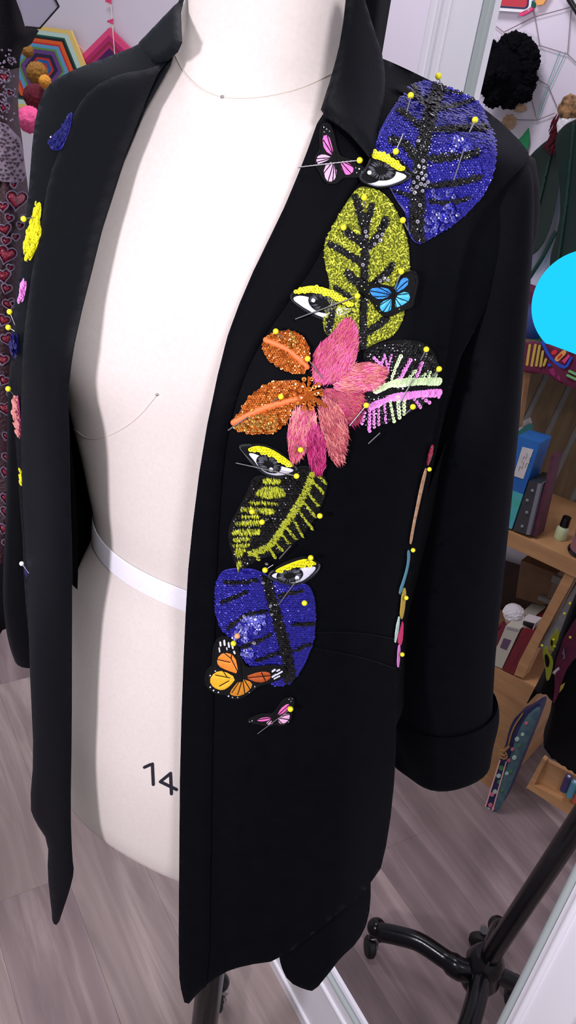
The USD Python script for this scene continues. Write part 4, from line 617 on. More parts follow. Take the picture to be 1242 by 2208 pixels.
# ------------------------------------------------------------------ white moulded frame
def fpt(t, z, o=0): return np.array([.0906, .884, 0]) + fu * t + fn * o + np.array([0, 0, z])
t = Thing('moulded_surround', 'tall white moulded frame standing on the floor behind and right of the jacket', 'frame')
def stile(a, b, z0, z1): return slab(fpt(a, z0, 0), fu * (b - a), (0, 0, z1 - z0), fn * .022)
t.part('left_stile', stile(-.056, .0155, 0, 1.70), 'frame_white'); t.part('right_stile', stile(.427, .498, 0, 1.70), 'frame_white'); t.part('bottom_rail', stile(.0155, .427, 0, .185), 'frame_white'); t.part('top_rail', stile(.0155, .427, 1.62, 1.70), 'frame_white')
for a, z0, z1 in ((.0205, .185, 1.62), (.4215, .185, 1.62)): t.part('inner_bead', tube([fpt(a, z0, .004), fpt(a, z1, .004)], .005, 12), 'frame_grey', 40)
t.part('inner_bead', tube([fpt(.0155, .190, .004), fpt(.427, .190, .004)], .005, 12), 'frame_grey', 40)
for a in (-.050, -.030, .436, .492): t.part('moulding', tube([fpt(a, .0, -.0005), fpt(a, 1.70, -.0005)], .0042, 12), 'frame_white', 40)
for z in (.03, .16): t.part('moulding', tube([fpt(-.05, z, -.0005), fpt(.49, z, -.0005)], .0042, 12), 'frame_white', 40)
t.done()

# ------------------------------------------------------------------ left background: sequined dress
DR = lambda p, h=0.0: at(p, (.93 + .00001 * np.clip(p[:, 0] + 5, 0, 200) ** 2 + .0002 * p[:, 1]) - np.asarray(h)) + 0
D_ = Thing('sequin_dress', 'hanging maroon and black dress with sequined hearts and grey lace at the left edge', 'dress')
D_.part('bodice', sheet(poly([(-250, 100), (0, 100), (40, 110), (42, 150), (38, 240), (48, 300), (52, 345), (60, 400), (64, 450), (70, 520), (62, 620), (72, 760), (78, 900), (76, 1080), (60, 1200), (40, 1240), (20, 1290), (-270, 1300)], 1), DR, .045, 14, -.045, 40, lambda p: .006 * (2 * meshkit.noise(np.stack([p[:, 0] / 22, p[:, 1] / 120, 0 * p[:, 0]], 1), 2) - 1)), 'dress_maroon', True)
D_.part('hem_flounce', sheet(poly([(-280, 1230), (20, 1200), (70, 1210), (82, 1300), (78, 1425), (62, 1440), (52, 1425), (44, 1428), (36, 1398), (20, 1385), (14, 1345), (-20, 1400), (-280, 1400)], 1), lambda p, h=0: at(p, 1.16 + .0002 * (p[:, 1] - 1200) - np.asarray(h)), .03, 12, -.03, 20), 'dress_black', True)
D_.part('yoke', sheet(poly([(-250, -60), (40, -60), (48, 40), (58, 60), (86, 62), (76, 80), (66, 98), (46, 104), (40, 160), (-250, 165)], 1), DR, .03, 12, -.02, 20), 'dress_black', True)
lacep = poly([(-40, 262), (10, 262), (30, 285), (46, 300), (52, 345), (58, 390), (30, 395), (-40, 385)], 1); i_ = D_.part('lace_panel', sheet(lacep, DR, .004, 9, .006), 'lace_mauve', True, label='grey mauve lace panel')
pt_ = scatter_px(lacep.buffer(-3), 10, .4); pt_ = pt_[pt_[:, 0] > -20]; D_.part('lace_cutout', join([sheet(Polygon([(x - 3.4, y - 2.6), (x + 3.4, y - 1.8), (x + .4, y + 3.6)]), DR, .0015, 4, .0105) for x, y in pt_]), 'lace_dark', under=i_, kind='stuff')
def heart(cx, cy, s_, an=0):
    th = np.linspace(0, 2 * np.pi, 22, endpoint=False); x = 16 * np.sin(th) ** 3; y = -(13 * np.cos(th) - 5 * np.cos(2 * th) - 2 * np.cos(3 * th) - np.cos(4 * th)); ca, sa = math.cos(an), math.sin(an)
    return Polygon(np.stack([cx + (x * ca - y * sa) * s_ / 17, cy + (x * sa + y * ca) * s_ / 17], 1)).buffer(0)
hs = [(36, 430, 24, .1), (6, 445, 12, 0), (20, 470, 10, .3), (10, 494, 15, -.2), (44, 486, 9, .2), (34, 511, 9, 0), (13, 519, 11, .2), (14, 548, 22, .3), (22, 577, 9, .2), (7, 594, 17, -.1), (14, 622, 12, .3), (19, 655, 14, -.2), (52, 470, 9, 0), (8, 690, 14, .4), (30, 655, 8, 0), (14, 730, 14, -.3), (6, 775, 13, .2), (12, 880, 16, -.2), (8, 820, 12, .5), (22, 850, 8, 0), (14, 940, 10, .2), (16, 985, 12, -.1), (12, 1018, 12, .3), (12, 1073, 12, 0), (12, 1102, 12, .1), (8, 1140, 12, .3), (14, 1170, 10, -.2), (26, 1260, 0, 0), (12, 380, 9, .2), (30, 398, 8, -.2), (8, 230, 12, .2), (10, 165, 13, -.2), (22, 200, 9, .4), (24, 130, 8, .1)]
for k in range(34): hs.append((-22 - 200 * ((k * .618) % 1), 400 + 26 * k, 12, .3 * math.sin(k)))
for x, y, s_, an in hs:
    if s_ == 0: continue
    g = heart(x, y, s_, an); i_ = D_.part('sequin_heart', sheet(g, DR, .006, 6, .004, 8), 'heart_red', True); D_.part('heart_outline', sheet(g.buffer(2.6).difference(g.buffer(-.4)), DR, .006, 5, .004), 'heart_silver', under=i_)
rg = np.random.default_rng(8); bp = np.stack([rg.uniform(-5, 34, 70), rg.uniform(105, 262, 70)], 1); D_.part('beads', join([ball(DR(np.array([q]), .011)[0], .0013, 1) for q in bp]), 'heart_silver', kind='stuff'); D_.done()
t = Thing('sheer_sleeve', 'grey sheer fabric with black edge hanging at the top left corner', 'fabric'); SH = lambda p, h=0: at(p, .86 + .0006 * (p[:, 0] - 40) * .2 - np.asarray(h))
t.part('sheer_panel', sheet(poly([(-40, -200), (30, -200), (100, -40), (128, 14), (86, 62), (54, 58), (46, 30)], 0), SH, .0006, 8), 'sheer', True); t.part('edge_binding', sheet(stroke([(105, -30), (127, 14), (86, 61), (56, 58)], 4, 0), SH, .002, 5, .0006), 'dress_black'); t.done()
# pompoms garland
for nm, c_, r_, m_, lb, f_ in (('pompom', (80, 158), 24, 'yarn_gold', 'dull gold yarn pompom beside the lace dress', 1.25), ('pompom', (97, 176), 14, 'yarn_amber', 'small amber yarn pompom overlapping the gold one', 1.2), ('pompom', (76, 208), 26, 'yarn_maroon', 'maroon yarn pompom between the amber and pink ones', 1.22), ('pompom', (64, 258), 28, 'yarn_pink', 'pink yarn pompom at the left behind the jacket shoulder', 1.2), ('pompom', (60, 110), 13, 'yarn_gold', 'small shaded brown pompom above the gold one', 1.27)):
    c3 = at([c_], f_)[0]; rr = r_ * f_ / F_; t = Thing(nm, lb, 'pompom', 'garland of yarn pompoms')
    t.part('core', fluff(c3, rr * .95, r_, .16, 6, 3), m_, True); t.part('yarn_ends', tufts(c3, rr * .9, 500, rr * .16, rr * .02, r_), m_, kind='stuff'); t.done()
# yarn mandalas
WM = WALL.mapper(0.0)
def ngon(c, r, n, a0): return [(c[0] + r * math.cos(a0 + i * 2 * np.pi / n), c[1] + r * math.sin(a0 + i * 2 * np.pi / n)) for i in range(n)]
def mandala(name, label, c, bands, n, a0, off):
    t = Thing(name, label, 'wall hanging'); M = WALL.mapper(-off)
    for i, (r1, m_) in enumerate(bands):
        r2 = bands[i + 1][0] if i + 1 < len(bands) else 0; g = Polygon(ngon(c, r1, n, a0))
        if r2: g = g.difference(Polygon(ngon(c, r2, n, a0)))
        t.part('yarn_band', sheet(g, M, .007 - .0003 * i, 14, .001), m_, 40)
    t.done()
mandala('yarn_mandala', 'six-sided multicoloured yarn mandala with orange and black bands on the wall', (93, 148), [(104, 'y_yellow'), (94, 'y_mint'), (83, 'y_green'), (79, 'y_black'), (73, 'y_orange'), (64, 'y_red'), (60, 'y_sky'), (51, 'y_leaf'), (46, 'y_purple'), (36, 'y_navy'), (27, 'y_red'), (22, 'y_blue'), (14, 'y_red')], 6, math.radians(-52), .022)
mandala('yarn_mandala', 'pink diamond yarn mandala hanging on the wall behind the left shoulder', (240, 150), [(90, 'y_hot'), (74, 'y_mag'), (62, 'y_dred'), (54, 'y_mag'), (46, 'y_plum')], 4, math.radians(-90), .010)
mandala('yarn_mandala', 'small yellow and pale pink yarn star tip between the two larger mandalas', (158, 135), [(52, 'y_pinkpale'), (42, 'y_yellow'), (28, 'y_green'), (18, 'y_sky')], 4, 0, .001)
t = Thing('hanging_cord', 'cream cord with pink knots hanging in front of the pink diamond mandala', 'cord'); t.part('cord', tube(WALL(np.array([(236, -60), (238, 0), (243, 60), (248, 125)], float), -.02), .0016, 6), 'y_cream', True)
for p in ((228, 2), (232, 46)): t.part('knot', join([tube([WALL(np.array([p], float), -.02)[0], WALL(np.array([(p[0] + 12, p[1] + q)], float), -.021)[0]], .0022, 6) for q in (-4, 0, 5)]), 'y_hot')
t.done()

# ------------------------------------------------------------------ right: wall things
t = Thing('string_web', 'thin string web stretched across the white wall around the black pompom', 'wall hanging')
for pl_, m_ in (([(1010, 42), (1026, 40), (1047, 40), (1087, 70), (1092, 84)], 'web_string'), ([(1087, 69), (1150, 37), (1250, 10)], 'web_string'), ([(1150, 20), (1156, 50), (1164, 98), (1224, 117), (1250, 142)], 'web_string'), ([(1224, 117), (1230, 40), (1234, -10)], 'web_string'), ([(1150, 104), (1164, 98)], 'web_string'), ([(1158, 170), (1182, 184), (1206, 242)], 'web_string'), ([(1108, 258), (1158, 259), (1196, 244)], 'web_string'), ([(1145, 205), (1158, 259)], 'web_string'), ([(1208, 110), (1185, 170), (1158, 250)], 'web_teal'), ([(1220, 112), (1180, 200), (1158, 262)], 'web_teal')):
    t.part('string', tube(WALL(np.array(pl_, float), -.006), .0008, 5), m_)
t.done()
def wallball(name, label, c, r, m_, off, nt, cat='pompom', sc=1.0):
    c3 = WALL(np.array([c], float), -off)[0]; rr = r * np.linalg.norm((c3 - C) @ Fw) / F_; t = Thing(name, label, cat)
    return t, c3, rr
t, c3, rr = wallball('black_pompom', 'large shaggy black yarn flower on the wall right of the white frame', (1092, 155), 62, 'yarn_black', .06, 0, 'wall hanging')
t.part('core', fluff(c3, rr, 3, .12, 5, 4, (1, .6, 1)), 'yarn_black', True)
rg = np.random.default_rng(12)
for k in range(46):
    d = rg.normal(size=3); d[1] = -abs(d[1]) * .5; d /= np.linalg.norm(d); t.part('petal', fluff(c3 + d * rr * np.array([.98, .6, .98]), rr * rg.uniform(.18, .30), k, .5, 2.6, 3), 'yarn_black', True)
t.part('fibres', tufts(c3, rr * 1.0, 900, rr * .26, rr * .008, 5, (1, .6, 1)), 'yarn_black', kind='stuff'); t.done()
for c_, r_, lb, s_ in (((1014, 105), 15, 'maroon yarn tuft at the upper left of the black yarn flower', (.7, .6, 1.5)), ((1003, 198), 22, 'maroon yarn tuft peeking between frame and shoulder under the black flower', (1.1, .6, 1.1))):
    t, c3, rr = wallball('maroon_tuft', lb, c_, r_, 0, .02, 0, 'tuft'); t.part('core', fluff(c3, rr, 2, .2, 4, 3, s_), 'yarn_maroon', True); t.part('fibres', tufts(c3, rr, 300, rr * .25, rr * .02, 4, s_), 'yarn_maroon', kind='stuff'); t.done()
t, c3, rr = wallball('rosette', 'small tan fabric rosette under the black yarn flower', (1098, 264), 17, 0, .02, 0, 'rosette'); t.part('centre', fluff(c3, rr * .5, 3, .2, 4, 3), 'yarn_tan', True)
for k in range(9): a = k * 2 * np.pi / 9; t.part('petal', fluff(c3 + np.array([math.cos(a), .1, math.sin(a)]) * rr * .62, rr * .36, k, .2, 3, 2, (1, .5, 1)), 'yarn_tan', True)
t.done()
t, c3, rr = wallball('tan_tuft', 'pale tan tuft at the lower edge of the black yarn flower', (1118, 232), 13, 0, .02, 0, 'tuft'); t.part('core', fluff(c3, rr, 3, .3, 4, 3, (1.3, .5, .7)), 'yarn_tan', True); t.done()
single('green_pennant', sheet(poly([(1141, 276), (1143, 300), (1138, 328), (1126, 318), (1115, 305), (1128, 292)], 0), WALL.mapper(-.008), .003, 8), 'leaf_bright', 'small bright green pointed leaf on the wall above the jacket shoulder', 'leaf', smooth=40)
t = Thing('card_sign', 'white-bordered red card with navy outline at the top right of the wall', 'sign'); g = sbox(1024, -70, 1150, 24).buffer(-18).buffer(18); g = shapely.affinity.rotate(g, 4, origin=(1086, 0)); CM = WALL.mapper(-.012)
t.part('card', sheet(g, CM, .004, 12), 'sign_white'); t.part('outline', sheet(g.buffer(-7).difference(g.buffer(-10.5)), CM, .001, 8, .004), 'sign_navy'); t.part('red_field', sheet(g.buffer(-11), CM, .001, 12, .004), 'sign_red'); t.done()
t = Thing('paper_scroll', 'curled orange, pink and green paper scrap beside the red card', 'paper'); t.part('orange_sheet', sheet(poly([(1154, -20), (1190, -20), (1172, 10), (1158, 12)], 0), CM, .003, 8), 'cloth_orange'); t.part('green_sheet', sheet(poly([(1150, 2), (1158, 8), (1156, 18), (1148, 14)], 0), CM, .003, 6, .003), 'y_green'); t.part('pink_strip', sheet(stroke([(1152, 14), (1142, 24), (1124, 32)], 8), CM, .004, 6), 'cloth_pink'); t.done()
single('black_rod', tube(WALL(np.array([(1215, -30), (1228, 0), (1250, 34)], float), -.03), .005, 10), 'gloss_black', 'black rod at the top right corner', 'rod', smooth=40)
t = Thing('spotted_ornament', 'tan and black spotted fluffy ornament above the dark green leaves', 'ornament'); c3 = WALL(np.array([(1230, 232)], float), -.05)[0]; t.part('head', fluff(c3, .022, 3, .2, 3, 3), 'fur_spot', True); t.part('body', fluff(c3 + [0.004, 0, -.03], .024, 5, .2, 3, 3, (.8, .8, 1.1)), 'fur_white', True); t.done()
t = Thing('red_fringe', 'dark red fringed tassel behind the large green leaves', 'tassel'); fp = [(1200, 250), (1222, 258), (1215, 300), (1200, 330), (1176, 320), (1188, 290)]
t.part('band', sheet(poly(fp, 1), WALL.mapper(-.03), .012, 8, 0, 8), 'yarn_maroon', True); p = scatter_px(poly(fp, 1).buffer(5), 6, .6); t.part('fringe', stitches(p, [-.5, 1], WALL.mapper(-.045), 20, 2.4, 0, .004), 'yarn_maroon', True, kind='stuff'); t.done()
# leaves
t = Thing('potted_leaves', 'large dark green plant leaves behind the glowing cyan globe', 'plant')
def bigleaf(pts, rib, off, bend=.02):
    g = poly(pts, 2); cx = g.centroid.x; M = lambda p, h=0.0: WALL(p, -off) + WALL.n * (np.asarray(h) + bend * np.sin((p[:, 0] - cx) / 40 + p[:, 1] / 90))[:, None]
    i_ = t.part('leaf', sheet(g, M, .0015, 12), 'leaf_green', True); t.part('leaf_rib', sheet(stroke(rib, 6), M, .004, 8, .0012), 'leaf_rib', True, under=i_)
bigleaf([(1122, 600), (1129, 556), (1160, 545), (1184, 507), (1200, 440), (1204, 360), (1196, 290), (1170, 306), (1140, 336), (1110, 380), (1095, 480), (1100, 580)], [(1190, 300), (1160, 430), (1126, 560)], .035, .012)
bigleaf([(1182, 590), (1180, 555), (1194, 514), (1206, 450), (1204, 360), (1200, 295), (1228, 262), (1270, 250), (1300, 400), (1290, 560), (1240, 600)], [(1240, 270), (1220, 420), (1200, 560)], .062, .012)
t.part('stem', tube(WALL(np.array([(1198, 500), (1170, 555), (1128, 620), (1118, 650)], float), -.03), .0045, 8), 'leaf_rib', True); t.part('stem', tube(WALL(np.array([(1250, 560), (1262, 640), (1266, 720)], float), -.05), .005, 8), 'leaf_rib', True); t.done()
# ------------------------------------------------------------------ shelf
S_ = Thing('pine_shelf', 'open pine shelf unit with slatted back, filled with boxes and books', 'shelf')
def ext(p, q, x): k = (q[1] - p[1]) / (q[0] - p[0]); return (x, p[1] + k * (x - p[0]))
bt, bb = ((1087, 1141), (1242, 1209)), ((1086, 1173), (1242, 1246))
S_.part('middle_board', block([ext(*bt, 960), ext(*bt, 1340), ext(*bb, 1340), ext(*bb, 960)], SHELF, 0, .235), 'pine')
S_.part('upright', block([(1220, 1232), (1242, 1240), (1164, 1384), (1128, 1462), (1108, 1455), (1120, 1425)], SHELF, .003, .03), 'pine')
S_.part('lower_panel', block([(960, 1390), (1062, 1436), (1164, 1486), (1140, 1560), (1090, 1690), (1060, 1704), (1040, 1691), (1000, 1663), (960, 1636)], SHELF, .004, .22), 'pine')
S_.part('top_board', block([(1080, 735), (1340, 835), (1340, 862), (1080, 762)], SHELF, .01, .23), 'pine_dark')
S_.part('corner_post', block([(1122, 790), (1136, 796), (1116, 925), (1102, 920)], SHELF, .02, .02), 'pine')
for x, w, m_, nm in ((1060, 45, 'brown_plank', 'back_slat'), (1105, 14, 'grey_strip', 'back_strip'), (1119, 46, 'brown_plank', 'back_slat'), (1165, 15, 'grey_strip', 'back_strip'), (1180, 45, 'brown_plank', 'back_slat'), (1225, 15, 'grey_strip', 'back_strip'), (1240, 46, 'brown_plank', 'back_slat'), (1286, 15, 'grey_strip', 'back_strip'), (1301, 50, 'brown_plank', 'back_slat')):
    a, b = (950 - 770) * .47, (1120 - 950) * .47; S_.part(nm, block([(x + a, 770), (x + w + a, 770), (x + w - b, 1120), (x - b, 1120)], SHELF, .236 if nm == 'back_slat' else .239, .008), m_)
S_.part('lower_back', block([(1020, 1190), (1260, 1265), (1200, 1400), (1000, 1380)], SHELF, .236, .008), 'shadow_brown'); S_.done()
def on_board(x, off): return SHELF(np.array([ext(*bt, x)], float), 0)[0] - SHELF.n * off
t = Thing('blue_box', 'tall blue and teal carton with white label standing on the pine shelf', 'box'); t.part('carton', block([(1117, 940), (1165, 955), (1128, 1066), (1080, 1048)], SHELF, .002, .05), 'box_blue'); t.part('lower_band', block([(1128, 1066), (1103, 1141), (1060, 1128), (1080, 1048)], SHELF, .002, .05), 'box_teal')
i_ = t.part('label', block([(1126, 964), (1150, 970), (1128, 1033), (1107, 1026)], SHELF, .0005, .0015), 'paper'); t.part('scribble', join([tube(SHELF(np.array(q, float), .0), .0005, 4) for q in ([(1118, 1015), (1121, 1005), (1126, 1010), (1129, 998), (1124, 994)], [(1127, 990), (1131, 984), (1134, 990), (1137, 978)], [(1132, 1008), (1136, 998), (1141, 1000), (1143, 986)])]), 'scribble', under=i_); t.done()
t = Thing('white_carton', 'small white carton behind the tall blue one', 'box'); t.part('carton', block([(1106, 920), (1124, 910), (1128, 922), (1108, 936)], SHELF, .06, .04), 'paper'); t.part('teal_flap', block([(1108, 936), (1128, 922), (1130, 934), (1112, 945)], SHELF, .05, .04), 'teal_plastic'); t.done()
t = Thing('dark_case', 'dark grey clear-fronted case right of the tall blue carton', 'case'); t.part('body', block([(1141, 1036), (1166, 1042), (1136, 1153), (1106, 1144)], SHELF, .004, .06), 'case_dark'); t.part('edge', block([(1160, 1042), (1168, 1044), (1142, 1154), (1134, 1152)], SHELF, .003, .06), 'case_edge')
for q in ((1148, 1058), (1137, 1079), (1136, 1105), (1126, 1135)): t.part('fitting', ball(SHELF(np.array([q], float), .003)[0], .0035, 2), 'case_edge', True)
t.done()
single('thin_book', block([(1188, 982), (1196, 984), (1156, 1158), (1144, 1155), (1176, 1040)], SHELF, .012, .035), 'book_plum', 'thin plum coloured book leaning beside the dark case', 'book')
b0 = on_board(1180, .055); t = Thing('nail_polish', 'small polish bottle with black cap on the pine shelf', 'bottle'); t.part('bottle', lathe(b0, [(0, 0), (.011, 0), (.0125, .004), (.0125, .024), (.007, .031), (0, .031)], 20), 'bottle_green', 40); t.part('cap', lathe(b0 + [0, 0, .031], [(0, 0), (.0095, 0), (.0085, .02), (0, .021)], 20), 'gloss_black', 40); t.done()
b0 = on_board(1240, .038); t = Thing('pink_jar', 'clear jar with bright pink contents at the right end of the shelf', 'jar'); t.part('base', lathe(b0, [(0, 0), (.030, 0), (.032, .004), (.030, .008), (0, .008)], 28), 'gloss_black', 40); t.part('contents', lathe(b0 + [0, 0, .008], [(0, 0), (.027, 0), (.028, .04), (0, .042)], 28), 'jar_pink', 40); t.part('glass', lathe(b0 + [0, 0, .008], [(.0285, 0), (.0292, .06), (.026, .068), (.02, .07)], 28), 'glass', 40); t.part('lid', lathe(b0 + [0, 0, .078], [(0, 0), (.021, 0), (.02, .016), (0, .018)], 24), 'teal_plastic', 40); t.done()
# lower compartment
t = Thing('cardboard_box', 'brown cardboard box in the dark lower compartment of the shelf', 'box'); t.part('carton', block([(1122, 1216), (1196, 1246), (1172, 1306), (1112, 1288)], SHELF, .10, .12), 'cardboard'); t.part('flap', block([(1124, 1208), (1200, 1238), (1196, 1248), (1122, 1218)], SHELF, .09, .05), 'cardboard'); t.done()
for pts, lb in (([(1161, 1286), (1187, 1295), (1182, 1303), (1159, 1293)], 'pale folded paper below the cardboard box'), ([(1192, 1240), (1210, 1248), (1202, 1262), (1188, 1254)], 'pale paper slip at the right of the cardboard box')): single('paper_slip', block(pts, SHELF, .085, .01), 'grey_strip', lb, 'paper')
hd = SHELF(np.array([(1102, 1338)], float), .05)[0]; t = Thing('doll', 'small doll with fluffy white hat and maroon coat in the lower shelf', 'doll')
t.part('head', fluff(hd, .0125, 1, .03, 3, 3), 'skin', True); t.part('hat', fluff(hd + [0, 0, .020], .0225, 2, .16, 7, 4, (1, 1, .9)), 'fur_white', True); t.part('coat', lathe(hd + [0, 0, -.06], [(0, 0), (.024, 0), (.02, .02), (.014, .045), (.008, .05), (0, .05)], 20), 'coat_maroon', 40); t.part('nose', ball(hd + SHELF.n * .0125, .0022, 2), 'skin', True)
for s_ in (-1, 1): t.part('eye', ball(hd + SHELF.n * .0112 + SHELF.u * s_ * .0048 + [0, 0, .004], .0012, 2), 'gloss_black', True); t.part('arm', tube([hd + SHELF.u * s_ * .012 + [0, 0, -.016], hd + SHELF.u * s_ * .024 + SHELF.n * .006 + [0, 0, -.036]], [.006, .005], 8), 'coat_maroon', True)
t.done()
t = Thing('photo_card', 'small black and white card lying on top of the red book', 'card'); t.part('card', block([(1126, 1336), (1155, 1344), (1148, 1364), (1122, 1352)], SHELF, .02, .03), 'paper'); t.part('picture', block([(1129, 1339), (1152, 1345), (1147, 1357), (1127, 1347)], SHELF, .019, .001), 'gloss_black'); t.done()
t = Thing('cream_book', 'cream spined book with a purple picture in the lower shelf', 'book'); t.part('spine', block([(1091, 1349), (1122, 1356), (1082, 1442), (1056, 1431)], SHELF, .005, .12), 'book_cream'); t.part('picture', block([(1086, 1376), (1102, 1381), (1092, 1402), (1078, 1396)], SHELF, .0042, .001), 'book_purple'); t.part('title_band', block([(1094, 1352), (1118, 1358), (1116, 1362), (1092, 1356)], SHELF, .0042, .001), 'scribble'); t.done()
t = Thing('red_book', 'thick dark red book beside the cream one in the lower shelf', 'book'); t.part('cover', block([(1125, 1359), (1150, 1367), (1106, 1456), (1083, 1444)], SHELF, .0045, .13), 'book_red'); t.part('title_line', block([(1124, 1394), (1126, 1395), (1106, 1434), (1104, 1433)], SHELF, .0038, .0008), 'book_plum'); t.done()
single('grey_board', block([(1262, 1225), (1300, 1240), (1192, 1404), (1160, 1396)], SHELF, .012, .012), 'grey_strip', 'grey board edge between the shelf post and the second jacket', 'board')
# cloth and things on top
CL = SHELF.mapper(-.004); t = Thing('embroidered_cloth', 'maroon embroidered cloth with gold and blue stitching draped over the shelf top', 'cloth')
g = poly([(1085, 715), (1125, 738), (1165, 735), (1245, 765), (1330, 800), (1330, 870), (1242, 838), (1208, 825), (1183, 806), (1133, 803), (1085, 785)], 1)
t.part('cloth', sheet(g, CL, .003, 10, 0, 0, lambda p: .002 * np.sin(p[:, 0] / 9)), 'cloth_maroon', True); CM2 = SHELF.mapper(-.0075)
for a, b in (((1143, 744), (1137, 786)), ((1155, 744), (1147, 788)), ((1164, 746), (1157, 788)), ((1171, 758), (1166, 789)), ((1178, 774), (1173, 788))): t.part('gold_stripe', sheet(stroke([a, b], 5.5), CM2, .0015, 5), 'cloth_gold')
t.part('blue_border', sheet(stroke([(1170, 738), (1184, 768), (1204, 786), (1220, 794), (1232, 772)], 6, 1), CM2, .0015, 5), 'cloth_blue'); t.part('red_motif', sheet(poly([(1190, 757), (1198, 752), (1204, 758), (1196, 766), (1188, 764)], 1), CM2, .0015, 5), 'cloth_red')
t.part('orange_motif', sheet(stroke([(1202, 774), (1216, 760)], 11), CM2, .0015, 5), 'cloth_orange'); t.part('red_motif', sheet(stroke([(1204, 772), (1213, 763)], 3.5), CM2, .0012, 5, .0015), 'cloth_red'); t.part('pink_motif', sheet(poly([(1212, 778), (1226, 764), (1230, 768), (1218, 784)], 0), CM2, .0015, 5), 'cloth_pink')
t.part('blue_motif', sheet(poly([(1180, 784), (1190, 784), (1188, 791), (1182, 790)], 1), CM2, .0015, 4), 'cloth_blue'); t.part('magenta_panel', sheet(poly([(1184, 796), (1200, 792), (1210, 822), (1188, 806)], 0), CM2, .0012, 6), 'cloth_magenta')
for q in ([(1228, 800), (1262, 816)], [(1224, 809), (1260, 826)]): t.part('green_stripe', sheet(stroke(q, 5), CM2, .0015, 5), 'cloth_green')
t.done()
gc = SHELF(np.array([(1262, 656)], float), .09)[0]; gr = 113 * ((gc - C) @ Fw) / F_ * .985
t = Thing('globe_lamp', 'glowing cyan globe lamp standing on the draped shelf top at the right edge', 'lamp'); t.part('globe', ball(gc, gr, 5, (1, 1, 1.02)), 'cyan_glow', True); t.part('base', lathe(gc + [0, 0, -gr * 1.06], [(0, 0), (.04, 0), (.042, .006), (.034, .02), (0, .02)], 28), 'gloss_black', 40); t.done()
single('maroon_basket', block([(1108, 615), (1160, 634), (1154, 745), (1102, 735)], SHELF, .14, .05), 'cloth_maroon', 'dark maroon fabric box behind the cyan globe', 'box')
c3 = SHELF(np.array([(1134, 698)], float), .10)[0]; single('dark_vase', lathe(c3 + [0, 0, -.035], [(0, 0), (.022, 0), (.034, .02), (.036, .042), (.026, .062), (.016, .07), (0, .07)], 28), 'roll_purple', 'dark purple rounded pot left of the cyan globe', 'pot', smooth=40)
# bag
BG = Plane((.505 - .6 * .05, 1.413 - .8 * .05), (.8, -.6)); BM = BG.mapper(0)
t = Thing('floral_bag', 'slim navy floral zip bag with round gold pull leaning by the shelf', 'bag')
o_ = [(1162, 1514), (1139, 1530), (1114, 1541), (1098, 1570), (1090, 1608), (1078, 1638), (1066, 1680), (1052, 1715), (1044, 1745), (1055, 1754), (1072, 1748), (1094, 1706), (1113, 1658), (1132, 1611), (1151, 1563), (1166, 1522)]
fr = [(1156, 1524), (1134, 1546), (1116, 1580), (1104, 1620), (1090, 1660), (1076, 1706), (1064, 1750), (1076, 1748), (1096, 1706), (1115, 1658), (1134, 1611), (1153, 1563), (1168, 1524)]
t.part('gusset', block(o_, BG, 0, .03, 1), 'bag_navy', 30); t.part('front_panel', sheet(poly(fr, 1), BM, .006, 7, 0, 6), 'bag_teal', True); t.part('zip', sheet(stroke([(1128, 1538), (1106, 1570), (1096, 1612)], 3), BM, .003, 5), 'brass')
for x, y, r_, m_ in ((1082, 1655, 6, 'bag_green'), (1076, 1672, 5, 'bag_mint'), (1078, 1685, 5, 'bag_green'), (1068, 1706, 5, 'bag_mint'), (1062, 1712, 5, 'bag_pink'), (1058, 1735, 5, 'bag_pink'), (1054, 1744, 4, 'bag_mint'), (1064, 1742, 4, 'bag_pink')): t.part('embroidered_motif', sheet(Point(x, y).buffer(r_), BM, .0015, 4, .0008), m_)
for x, y, r_, m_ in ((1138, 1556, 4, 'bag_pink'), (1118, 1590, 5, 'bag_mint'), (1108, 1612, 4, 'bag_pink'), (1100, 1636, 4, 'bag_pink'), (1112, 1630, 5, 'bag_mint'), (1122, 1604, 4, 'bag_green'), (1096, 1664, 4, 'bag_mint'), (1104, 1660, 4, 'bag_green'), (1086, 1700, 4, 'bag_green'), (1130, 1580, 4, 'bag_mint')): t.part('embroidered_motif', sheet(Point(x, y).buffer(r_), BM, .0015, 4, .006), m_)
for a, b in (((1078, 1640), (1046, 1742)), ((1092, 1642), (1062, 1748))): t.part('piping', tube(BG(np.array([a, b], float), -.002), .0016, 6), 'y_pinkpale')
c3 = BG(np.array([(1084, 1627)], float), -.012)[0]; t.part('zip_pull', join([tube(c3 + .0105 * np.stack([BG.u[0] * np.cos(q), BG.u[1] * np.cos(q), np.sin(q)], 1), .0014, 6, False) for q in [np.linspace(0, 6.283, 25)]] + [tube([c3 + a_ * .0105, c3 - a_ * .0105], .0011, 6) for a_ in [BG.u * math.cos(q) + np.array([0, 0, math.sin(q)]) for q in (0, .8, 1.6, 2.4)]] + [tube([c3 + [0, 0, .0105], c3 + BG.u * .006 + [0, 0, .03]], .003, 6)]), 'brass', 40, label='round gold filigree zip pull'); t.done()
